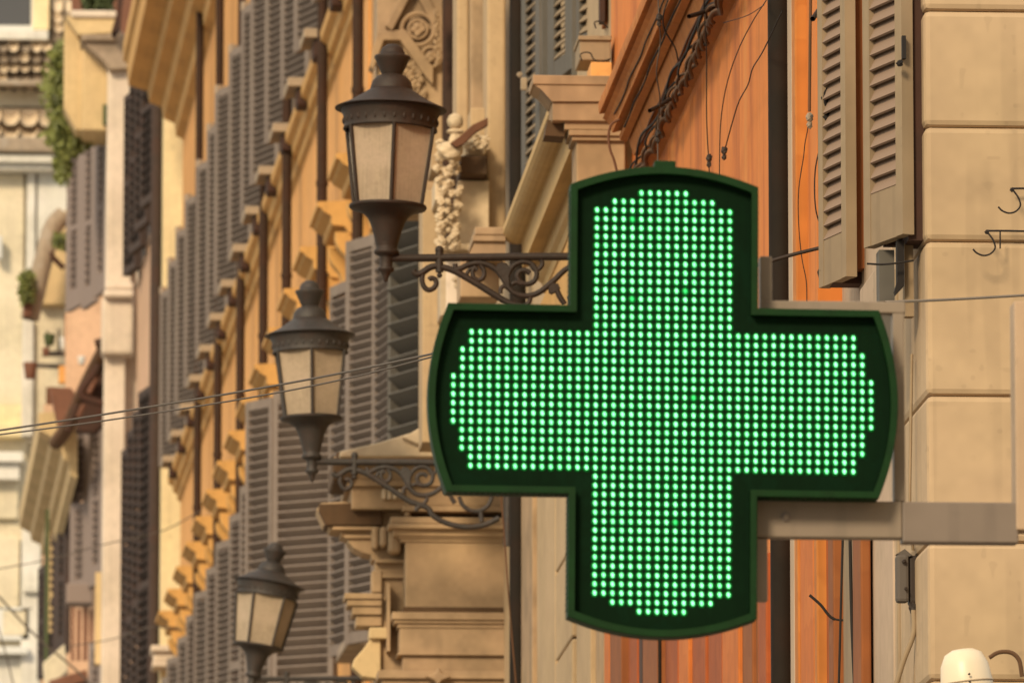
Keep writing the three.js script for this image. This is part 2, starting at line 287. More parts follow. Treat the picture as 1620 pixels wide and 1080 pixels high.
// ---------------------------------------------------------------- orange building with moulded cornice
const X_W = 3.15;
{
  const b = thing('orange_building', 'orange plastered facade with a moulded cornice draped in cables', 'building', [3.6, 0, -36]);
  mesh('wall', boxG(X_W, 5.5, 0, EYE + 12, -41.9, -30.6), mat.orange, b, W);
  const prof = [[3.15, 6.63], [3.10, 6.65], [3.078, 6.675], [3.072, 6.70], [3.082, 6.722], [3.12, 6.728], [3.12, 6.752], [3.066, 6.754], [3.05, 6.80], [3.038, 6.85], [3.075, 6.858], [3.075, 6.882], [3.022, 6.874], [3.016, 6.85], [3.03, 6.84], [3.03, 6.828], [2.994, 6.836], [2.99, 6.862], [3.03, 6.87], [3.03, 6.892], [2.952, 6.874], [2.944, 6.905], [2.924, 6.935], [2.902, 6.95], [2.93, 6.962], [2.93, 6.978], [2.884, 6.974], [2.88, 7.0], [2.88, 7.03], [3.15, 7.06]].map(([x, y]) => [x, y + EYE]);
  mesh('cornice', sweep(prof, 30.7, 39.2), mat.orangeTrim, b, W);
  mesh('drainpipe', [vpipe(3.11, 0, 14, -31.75, 0.051), ...[3.2, 6.2, 9.5].map((y) => vpipe(3.11, y, y + 0.05, -31.75, 0.058))], mat.pipe, b, W);
  // relief strips of the lower storey: pixel span on the wall, how far it stands out, top row, material
  const strips = [
    [956, 964, 0.03, 940, mat.brightOrange], [965, 983, 0.06, 940, mat.brown], [986, 1008, 0.02, 940, mat.redBrown], [1011, 1016, 0.05, 940, mat.darkBrown], [1017, 1040, 0.06, 940, mat.brown],
    [1049, 1072, 0.02, 940, mat.redBrown], [1074, 1089, 0.05, 940, mat.brightOrange], [1092, 1116, 0.03, 940, mat.redBrown], [1119, 1142, 0.015, 940, mat.redBrown], [1143, 1168, 0.05, 940, mat.brightOrange],
    [1172, 1190, 0.03, 940, mat.brown], [1191, 1199, 0.01, 940, mat.brown], [1200, 1212, 0.03, 880, mat.redBrown],
    [1251, 1257, 0.04, -900, mat.paleStrip], [1258, 1263, 0.05, -900, mat.orangeTrim], [1265, 1288, 0.04, 700, mat.brightOrange], [1289, 1293, 0.06, 700, mat.orangeTrim], [1294, 1310, 0.02, 700, mat.redBrown], [1311, 1319, 0.04, 700, mat.brown], [1320, 1326, 0.01, 700, mat.dark], [1350, 1363, 0.03, 640, mat.brown],
  ];
  for (const [xa, xb, d, top, m] of strips) {
    const a = XF(xa, 1040, X_W - d), c = XF(xb, 1040, X_W - d), t = XF((xa + xb) / 2, top, X_W - d);
    mesh('wall_strip', boxG(X_W - d, X_W + 0.01, 0, t.y, a.z, c.z, Math.min(0.008, d / 3)), m, b, W);
  }
  mesh('thin_pipe', vpipe(X_W - 0.06, 0, XF(1044, 930, X_W - 0.06).y, XF(1044, 1040, X_W - 0.06).z, 0.009), mat.pipe, b, W);
}
{ // twisted cable bundle below the cornice
  const o = thing('cable_bundle', 'twisted bundle of old cables strung below the orange cornice', 'cable', [3.05, EYE + 6.6, -36]);
  const strand = (k, r0, r, turns, dx, dy) => { const pts = []; for (let i = 0; i <= 300; i++) { const t = i / 300, a = t * turns * 2 * Math.PI + k * 2.1; pts.push(new THREE.Vector3(3.07 + dx + r0 * Math.cos(a) + 0.008 * Math.sin(t * 23 + k), EYE + 6.60 + dy + r0 * Math.sin(a) - 0.02 * Math.sin(t * Math.PI * 9) ** 2, -31 - t * 8.2)); } return tube(pts, r, 700, 5); };
  for (let k = 0; k < 3; k++) mesh('strand', strand(k, 0.0135, 0.0105, 15 + 2 * k, 0.0, -0.008), mat.rope, o, W);
  mesh('strand', strand(1, 0.018, 0.008, 19, -0.004, 0.03), mat.rope, o, W);
  mesh('strand', strand(2, 0.02, 0.006, 8, -0.012, 0.06), mat.cable, o, W);
  mesh('strand', strand(3, 0.012, 0.007, 5, -0.02, 0.09), mat.cable, o, W);
}
function wire(label, pts, r, Z, m = mat.cable, name = 'wire', cat = 'wire') { return tag(mesh(name, tubeP(pts, r, Z, pts.length * 8, 5), m), label, cat); }
const along = (label, x, y, r, m = mat.cable) => tag(mesh('wire', tube(Array.from({ length: 24 }, (_, i) => new THREE.Vector3(x + 0.003 * Math.sin(i * 2.1 + x * 90), EYE + y + 0.004 * Math.sin(i * 1.7 + y * 50), -30.9 - i * 0.345)), r, 120, 5), m), label, 'wire');  // cornice wires; some are added to draw the dark grooves between bands
along('thin dark cable added as the groove shade below the outermost band of the orange cornice', 2.938, 6.905, 0.0042);
along('upper of two thin dark cables running along the middle of the orange cornice', 2.988, 6.845, 0.0045);
along('lower of two thin dark cables running along the middle of the orange cornice', 3.012, 6.85, 0.0045);
along('thin brown cable added as the groove shade at the lowest moulding of the orange cornice', 3.066, 6.745, 0.006, mat.board);
wire('thin black wire hanging straight down the orange wall to a knot', [[1114, 0, 34.5], [1115, 28, 34.6], [1118, 83, 34.7], [1118, 180, 34.8], [1120, 230, 34.8], [1122, 258, 34.8], [1122, 330, 34.8]], 0.0032);
wire('thin wire sweeping in a curve from the drainpipe down the orange wall', [[1213, 0, 31.6], [1190, 36, 32.6], [1168, 80, 33.3], [1154, 119, 33.6], [1145, 158, 33.8], [1140, 200, 33.9], [1138, 330, 33.9]], 0.0026);
wire('wavy thin wire crossing the drainpipe to an insulator on the orange wall', [[1238, 17, 31.4], [1213, 70, 31.6], [1190, 111, 32.6], [1184, 133, 32.9], [1168, 164, 33.4], [1157, 200, 33.7], [1147, 237, 33.9]], 0.003);
wire('slack wire running from the cornice cables to the drainpipe', [[1209, 8, 31.7], [1181, 25, 33], [1145, 36, 34]], 0.002);
wire('pale wire hanging in front of the orange cornice', [[1041, -10, 35.8], [1043, 33, 35.8], [1045, 64, 35.9], [1039, 111, 36], [1044, 155, 36.2], [1041, 200, 36.4], [1041, 280, 36.4]], 0.0035, 36, mat.greyCable);
wire('short dark wire curling over the orange cornice', [[1059, -5, 35.4], [1050, 22, 35.4], [1052, 47, 35.5], [1068, 75, 35.6], [1073, 95, 35.7]], 0.004);
wire('brown cable loop at the far end of the orange cornice', [[980, 189, 38.4], [968, 196, 38.4], [963, 212, 38.4], [965, 235, 38.4], [972, 255, 38.4], [980, 290, 38.4]], 0.007, 38, mat.board);
wire('vertical weathered conduit on the orange strip ending at a white insulator', [[1283, -20], [1282, 60], [1281, 176]], 0.0065, 30.3, mat.rope, 'conduit', 'conduit');
wire('thin wire wandering down the orange strip from the white insulator', [[1279, 192], [1278, 205], [1274, 226], [1272, 245], [1264, 300], [1264, 355], [1269, 408], [1276, 445], [1277, 480]], 0.0022, 30.4);
wire('thin wire running down beside the farther beige shutter', [[1296, -5], [1298, 72], [1303, 144], [1300, 217], [1290, 271], [1291, 331], [1299, 360]], 0.003, 30.2);
wire('dark iron rod leaning from the sign frame to the shutter', [[1190, 422, 30], [1250, 404, 30], [1298, 392, 30]], 0.008, 30, mat.iron, 'iron_rod', 'rod');
wire('black cable running down the orange strip under the sign arm', [[1334, 840], [1331, 950], [1327, 1100]], 0.005, 29.5);
wire('thicker black cable with a splice on the orange strip under the sign arm', [[1345, 840], [1348, 980], [1353, 1100]], 0.007, 29.3);
wire('bent dark cable end sticking out of the orange strip under the arm', [[1281, 941], [1298, 956], [1318, 978], [1345, 980], [1354, 976]], 0.006, 29.7);
wire('pale cable running down beside the plaster strip under the arm', [[1379, 850], [1376, 950], [1366, 1100]], 0.014, 28.9, mat.shutterBeige, 'wire', 'cable');
wire('pale grey wire stretched from the sign frame across the stone corner', [[1400, 478, 25.5], [1500, 474, 26], [1640, 466, 26.5]], 0.0055, 26, mat.metalGrey);
for (const [x, y, Z, lab] of [[1281, 186, 30.25, 'white ceramic insulator on the orange strip above the shutter hinge'], [1146, 238, 33.85, 'small dark wire knot insulator on the orange wall'], [1122, 250, 34.7, 'dark wire knot above the top of the green cross'], [1043, 28, 35.7, 'dark wire knot over the orange cornice'], [1041, 212, 36.3, 'pale frayed wire knot below the orange cornice']]) {
  const p = P(x, y, Z), w = lab.startsWith('white');
  const o = thing('insulator', lab, 'insulator', p.toArray());
  mesh('body', [blob(p.x, p.y, p.z, [0.014, 0.02, 0.014], 0.15), blob(p.x, p.y - 0.03, p.z, [0.011, 0.015, 0.011], 0.2)], w ? mat.sill : mat.iron, o, W);
  mesh('knot', blob(p.x + 0.008, p.y + 0.004, p.z + 0.012, 0.007), w ? mat.greyCable : mat.cable, o, W);
}
for (const [a, c, Z, lab] of [[[1090, 26], [1130, 12], 34.4, 'upper iron peg holding the cables at the orange cornice'], [[1028, 175], [1060, 157], 36.2, 'lower iron peg holding the cables at the orange cornice'], [[1286, 30], [1306, 0], 30.0, 'dark iron peg beside the top of the beige shutter']])
  tag(mesh('iron_peg', tubeP([[...a, Z], [(a[0] + c[0]) / 2, (a[1] + c[1]) / 2 + 1, Z + 0.1], [...c, Z + 0.2]], 0.011, Z, 8, 8), mat.iron), lab, 'iron peg');

// ---------------------------------------------------------------- palazzo: beige wall, window tabernacle, piers
{
  const b = thing('palazzo', 'beige stone palazzo with a projecting window cornice, piers and carved ornament', 'building', [3.6, 0, -55]);
  mesh('wall', boxG(X_W + 0.02, 6, 0, EYE + 14, -69.5, -41.95), mat.palazzoWall, b, W);
  // lower wall strips and rusticated pilaster
  const st = [[823, 842, 0.05, mat.palazzoPink], [843, 878, 0.02, mat.palazzoWall], [912, 934, 0.05, mat.palazzoWall], [935, 955, 0.02, mat.palazzoPink]];
  for (const [xa, xb, d, m] of st) { const a = XF(xa, 930, X_W - d), c = XF(xb, 930, X_W - d); mesh('wall_strip', boxG(X_W - d, X_W + 0.03, 0, EYE + 6.6, a.z, c.z, 0.008), m, b, W); }
  { const a = XF(879, 930, X_W - 0.07), c = XF(905, 930, X_W - 0.07); let y = 3.2; while (y < EYE + 6) { mesh('stone_block', boxG(X_W - 0.07, X_W + 0.03, y, y + 0.525, a.z, c.z, 0.012), mat.palazzoWall, b, W); y += 0.54; } }
  mesh('thin_pipe', vpipe(X_W - 0.05, 0, XF(909, 960, X_W - 0.05).y, XF(909, 1000, X_W - 0.05).z, 0.01), mat.pipe, b, W);
  mesh('drainpipe', [vpipe(3.08, 0, 16, P(811, 540, 49.2).z, 0.055), ...[5, 8.95, 8.55, 12].map((y) => vpipe(3.08, y, y + 0.05, P(811, 540, 49.2).z, 0.062))], mat.pipe, b, W);
  mesh('drainpipe', vpipe(3.07, 0, 16, -57.3, 0.064), mat.pipeBrown, b, W);
  // window cornice: near end, run, far end
  const Zn = 40.2, s = (r) => r;
  const run = [[3.15, 6.50], [3.06, 6.72], [3.04, 6.93], [2.99, 6.955], [2.984, 7.01], [2.958, 7.03], [2.954, 7.125], [2.864, 7.108], [2.86, 7.25], [2.853, 7.256], [2.83, 7.252], [2.80, 7.256], [2.775, 7.266], [2.757, 7.281], [2.746, 7.296], [2.742, 7.30], [2.742, 7.345], [3.15, 7.40]].map(([x, y]) => [x, y + EYE]);
  mesh('cornice', sweep(run, Zn + 0.22, 45.3), mat.palazzoBounce, b, W);
  mesh('cornice_end', [fb(843, 119, 990, 134, Zn, 0.34, 0.006), fpoly([[846, 134.5], [990, 134.5], [990, 160], [873, 160], [866, 152], [856, 141]], Zn + 0.01, 0.32), fb(874, 160.5, 990, 191, Zn + 0.03, 0.3, 0.005), fb(893, 191.5, 990, 205, Zn + 0.06, 0.3, 0.004), fb(900, 205.5, 990, 214, Zn + 0.05, 0.3, 0.003), fb(905, 214.5, 990, 222, Zn + 0.07, 0.3, 0.003)], mat.palazzoPink, b, W);
  mesh('cornice_soffit', fpoly([[866, 190], [893, 190], [893, 216], [862, 214]], Zn + 0.12, 0.2), mat.darkStone, b, W);  // dark stone tone paints in the shade under the cornice
  mesh('pilaster', fb(912, 222, 990, 640, Zn + 0.1, 0.35, 0.01), mat.palazzoPink, b, W);
  mesh('plinth_block', fb(935, 98, 968, 121, Zn + 0.05, 0.3, 0.004), mat.yellow, b, W);
  mesh('cornice_end', [fb(751, 359, 800, 371, 45.2, 0.5, 0.006), fb(748, 371, 800, 381, 45.21, 0.48, 0.004), fpoly([[752, 381], [800, 381], [800, 402], [742, 402]], 45.24, 0.46), fb(728, 402, 790, 470, 45.6, 0.4, 0.01)], mat.palazzo, b, W);
  mesh('frieze', boxG(2.98, 3.16, EYE + 6.1, EYE + 6.9, -45.4, -40.7), mat.ochre, b, W);
  // upper window: brown box standing in for the unlit opening
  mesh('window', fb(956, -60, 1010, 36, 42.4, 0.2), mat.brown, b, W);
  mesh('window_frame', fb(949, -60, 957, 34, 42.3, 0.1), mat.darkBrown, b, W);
  mesh('flower_box', [fb(917, 62, 966, 95, 41.6, 0.35, 0.006), fb(915, 56, 968, 63, 41.58, 0.38, 0.004)], mat.shutterBeige, b, W);
  each('stay_hook', [tubeP([[921, 96], [918, 87], [924, 83], [934, 84], [939, 93], [948, 98], [966, 93]], 0.004, 41.5, 40), tubeP([[943, 45], [941, 35], [950, 34], [962, 44]], 0.004, 41.5, 30)], mat.cable, b, W);
  // stone pier with its mouldings (looks up the street)
  const Z = 52.2, L = (x0, y0, x1, y1, dz, m = mat.palazzo, r = 0.006, D = 1.1) => mesh('moulding', fb(x0, y0, x1, y1, Z + dz, D, r), m, b, W);
  mesh('pier', fb(641, 856, 800, 966, Z, 1.2, 0.01), mat.palazzo, b, W);
  L(618, 818, 800, 828, -0.06, mat.palazzo, 0.004); L(614, 828.5, 800, 836, -0.1); L(622, 836.5, 800, 848, -0.05); L(630, 848.5, 800, 852, -0.03, mat.palazzo, 0.002); L(634, 852.5, 800, 857, -0.015, mat.palazzo, 0.002);
  L(638, 960, 800, 968, -0.006, mat.darkStone, 0.003); L(620, 968, 800, 980, -0.07); L(623, 980.5, 800, 986, -0.05); L(629, 986.5, 800, 993, -0.03, mat.palazzo, 0.003);
  mesh('pier', fb(632, 993, 800, 1034, Z - 0.02, 1.15, 0.008), mat.palazzo, b, W);
  L(629, 1032, 800, 1036, -0.04, mat.palazzo, 0.003); mesh('pier', fb(637, 1037, 800, 1061, Z, 1.1, 0.008), mat.palazzo, b, W);
  L(598, 1060, 800, 1073, -0.08, mat.palazzo, 0.005); L(604, 1073, 800, 1100, -0.04, mat.palazzoPink);
  { const c = P(693, 1071, Z - 0.1), st2 = new THREE.Shape(); for (let i = 0; i < 8; i++) { const a = i * Math.PI / 4 + Math.PI / 2, r = i % 2 ? 0.028 : (i % 4 ? 0.075 : 0.05); st2[i ? 'lineTo' : 'moveTo'](Math.cos(a) * r, Math.sin(a) * r); } mesh('star', clean(new THREE.ExtrudeGeometry(st2, { depth: 0.03, bevelEnabled: true, bevelSize: 0.01, bevelThickness: 0.02, bevelSegments: 1 })).translate(c.x, c.y, c.z), mat.palazzo, b, W); }
  // entablature above the pier, stepping out to the left
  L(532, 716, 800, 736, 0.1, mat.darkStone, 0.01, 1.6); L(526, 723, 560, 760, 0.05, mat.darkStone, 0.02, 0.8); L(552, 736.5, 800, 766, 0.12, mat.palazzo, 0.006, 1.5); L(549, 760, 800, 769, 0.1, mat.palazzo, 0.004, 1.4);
  L(556, 769.5, 800, 806, 0.15, mat.palazzo, 0.01, 1.4); for (let i = 0; i < 4; i++) L(604 + i * 8.5, 773, 611 + i * 8.5, 789, 0.09, mat.carved, 0.01, 0.2); L(642, 770, 800, 800, 0.13, mat.palazzo); L(636, 800, 800, 809, 0.08);
  mesh('entablature_side', fpoly([[650, 717], [540, 717], [530, 724], [534, 742], [548, 758], [551, 770], [557, 774], [557, 797], [546, 795], [509, 797], [503, 805], [513, 829], [521, 832], [523, 838], [540, 839], [541, 847], [549, 848], [553, 857], [561, 866], [574, 873], [588, 876], [590, 884], [595, 885], [595, 908], [602, 913], [603, 1064], [650, 1064]], Z + 0.32, 0.3, 0.008), mat.palazzo, b, W);
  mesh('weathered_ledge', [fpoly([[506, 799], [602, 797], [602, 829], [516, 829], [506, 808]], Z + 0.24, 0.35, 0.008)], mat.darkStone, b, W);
  for (const [x0, y0, x1, y1, dz] of [[526, 832, 600, 838, 0.25], [545, 846, 600, 851, 0.28], [594, 884, 642, 890, 0.24], [602, 908, 642, 914, 0.27], [536, 724, 600, 734, 0.22], [552, 758, 606, 768, 0.24]]) L(x0, y0, x1, y1, dz, mat.palazzo, 0.005, 0.3);
  each('scroll_bracket', [fb(588, 832, 599, 868, Z + 0.18, 0.15, 0.022), fb(600.5, 832, 613, 864, Z + 0.12, 0.15, 0.024), fb(614, 836, 635, 874, Z + 0.08, 0.2, 0.03), fb(640, 806, 650, 818, Z + 0.1, 0.3, 0.02)], mat.palazzo, b, W);
  each('side_moulding', [fb(545, 938, 604, 947, Z + 0.2, 0.3, 0.006), fb(549, 947.5, 604, 958, Z + 0.22, 0.3, 0.006), fb(557, 958.5, 604, 972, Z + 0.24, 0.3, 0.008), fb(563, 972.5, 604, 990, Z + 0.27, 0.3, 0.008), fb(588, 902, 604, 937, Z + 0.26, 0.25, 0.01), fb(612, 922, 617.5, 1030, Z + 0.15, 0.2, 0.004)], mat.palazzo, b, W);
  each('lower_bracket', [fb(584, 992, 616, 1010, Z + 0.2, 0.25, 0.012), fpoly([[588, 1012], [600, 1011], [600, 1072], [574, 1068], [559, 1054], [562, 1044], [576, 1028]], Z + 0.26, 0.16, 0.01)], mat.paleOchre, b, W);
  each('coping', [fpoly([[540, 716], [600, 702], [640, 690], [700, 672], [700, 720], [540, 720]], Z - 0.05, 0.8, 0.01), fpoly([[640, 692], [690, 664], [720, 664], [720, 700], [660, 700]], Z - 0.1, 0.4, 0.01)], mat.carved, b, W);
  // carved white stonework over the pier
  const Zc = 50.6, C = (x0, y0, x1, y1, dz, m = mat.carved, r = 0.01, D = 0.5) => mesh('carved_block', fb(x0, y0, x1, y1, Zc + dz, D, r), m, b, W);
  C(688, 282, 712, 318, -0.1); C(724, 285, 774, 392, 0.05); C(682, 244, 700, 268, -0.05, mat.palazzo); C(728, 246, 771, 276, -0.12, mat.darkStone); C(734, 212, 770, 246, 0.0, mat.carved, 0.03); C(668, 300, 700, 700, 0.35, mat.palazzoWall); C(694, 384, 768, 396, -0.08); C(696, 396, 766, 500, -0.02); C(706, 404, 726, 500, -0.05, mat.white, 0.006); C(732, 404, 758, 500, -0.05, mat.carved, 0.006); C(744, 170, 772, 300, 0.5, mat.palazzoWall); C(770, -60, 800, 420, 0.2, mat.palazzoWall, 0.02);  // the dark stone block paints in the slab's shaded underside
  C(722, -60, 742, 260, 0.9, mat.palazzoWall, 0.02); C(744, -60, 768, 175, 0.75, mat.palazzo, 0.02);
  const gl = []; const lump = (x, y, r, dz = -0.2) => { const p = P(x, y, Zc + dz); gl.push(blob(p.x, p.y, p.z, r * px(Zc), 0.3)); };
  for (let i = 0; i < 150; i++) { const t = rnd(), y = 226 + t * 165, w = t < 0.25 ? 17 : t < 0.6 ? 19 : 16, c = t < 0.3 ? 709 : t < 0.62 ? 712 : 708; lump(c + rr(-w, w), y + rr(-3, 3), rr(3, 6.5), rr(-0.3, -0.12)); }
  for (let i = 0; i < 26; i++) lump(740 + rr(-20, 22), 448 + rr(-10, 14), rr(2.5, 5), -0.15);
  for (let i = 0; i < 14; i++) lump(750 + rr(-14, 18), 222 + rr(-12, 12), rr(5, 9), -0.05);
  mesh('carved_garland', gl, mat.carved, b, W);
  { const k = P(720, 192, Zc - 0.3), r = 13 * px(Zc); mesh('urn_finial', [blob(k.x, k.y, k.z, r, 0.03, 3), blob(k.x, k.y - r * 1.25, k.z, [r * 1.1, r * 0.35, r * 0.9], 0.06), blob(k.x, k.y - r * 2.3, k.z, [r * 0.8, r * 1.1, r * 0.7], 0.1), blob(k.x - 0.03, k.y - r * 3.6, k.z, [r * 1.6, r * 1.2, r], 0.12)], mat.carved, b, W); }
  mesh('brown_board', fpoly([[714, 226], [728, 216], [748, 198], [771, 187], [771, 197], [752, 208], [734, 226], [722, 232]], Zc - 0.4, 0.06, 0.004), mat.board, b, W);
  const sc = []; for (const [x, y, h] of [[750, 85, 130], [789, 60, 60], [790, 210, 60], [692, 60, 90]]) for (let i = 0; i < 22; i++) { const p = P(x + rr(-4, 4), y + rr(-h / 2, h / 2), x < 700 ? 57 : x < 760 ? 53.6 : 51); sc.push(blob(p.x, p.y, p.z, [rr(2, 4) * px(Zc), rr(4, 9) * px(Zc), 0.02], 0.25, 1)); }
  mesh('carved_scrolls', sc, mat.palazzoPink, b, W);
  // end wall of the gable with a round medallion and crossing bands
  const Zg = 59.2, G = (pts, dz, m = mat.palazzoPink, d = 0.2) => fpoly(pts, Zg + dz, d, 0.008);
  mesh('gable_wall', fb(596, -80, 700, 330, Zg, 0.6, 0.01), mat.palazzo, b, W);
  each('gable_band', [G([[598, 52], [640, 48], [684, 108], [684, 132], [676, 122], [634, 62], [606, 62], [590, 108], [586, 104]], -0.08), G([[612, 40], [648, -30], [660, -30], [620, 46]], -0.1), G([[648, -30], [686, 40], [686, 16], [660, -40]], -0.07)], mat.palazzoPink, b, W);
  { const c = P(661, 46, Zg - 0.06); mesh('medallion', [clean(new THREE.TorusGeometry(26 * px(Zg), 0.018, 8, 36)).translate(c.x, c.y, c.z), clean(new THREE.TorusGeometry(15 * px(Zg), 0.014, 8, 30)).translate(c.x, c.y, c.z), blob(c.x, c.y, c.z, [0.055, 0.06, 0.04], 0.3)], mat.palazzoPink, b, W); const d = P(682, 90, Zg - 0.06); mesh('medallion', [clean(new THREE.TorusGeometry(16 * px(Zg), 0.016, 8, 30)).translate(d.x, d.y, d.z), blob(d.x, d.y, d.z, 0.05, 0.2)], mat.palazzoPink, b, W); }
  const rel = []; for (let i = 0; i < 60; i++) { const p = P(rr(642, 672), rr(95, 155), Zg - 0.03); rel.push(blob(p.x, p.y, p.z, [rr(0.012, 0.03), rr(0.012, 0.03), 0.02], 0.3, 1)); } mesh('carved_relief', rel, mat.palazzo, b, W);
  // grey-green louvred shutters of the upper window
  const fs = (x0, x1, y0, y1, Za, Zb, o) => { const A = P(x0, y1, Za), B = P(x1, y1, Zb); B.y = A.y; const t = P(x0, y0, Za); return shutter(b, A.clone().sub(b.position), turnOf(A, B), A.distanceTo(B), t.y - A.y, { single: true, frameMat: mat.shutterGreen, slatMat: mat.shutterBeige, pitch: 0.066, tilt: 0.95, slatDepth: 0.078, t: 0.045, ...o }); };
  fs(830, 859, -40, 330, 48.0, 47.4, { stile: 0.14 }); fs(872, 910, -40, 135, 45.8, 45.2, { stile: 0.16 }); fs(917, 960, -40, 90, 44.2, 43.8, { stile: 0.05 });
  each('shutter_edge', [fb(858, -40, 868, 140, 46.4, 0.05), fb(869, -40, 877, 140, 46.3, 0.05), fb(905, -40, 914, 140, 44.9, 0.05)], mat.shutterGreen, b, W);
  mesh('dark_gap_sheet', fb(828, -60, 960, 360, 48.4, 0.05), mat.pane, b, W);  // dark glass sheet stands in for the unlit gaps behind the shutters
  mesh('shutter_latch', [blob(...P(822, 118, 47).toArray(), 0.018), fb(824, 122, 834, 142, 47.2, 0.03, 0.006)], mat.sill, b, W);
}
wire('pale sagging wire in front of the dark drainpipe below the green cross', [[792, 775], [798, 850], [806, 960], [818, 1100]], 0.0055, 47, mat.rope);

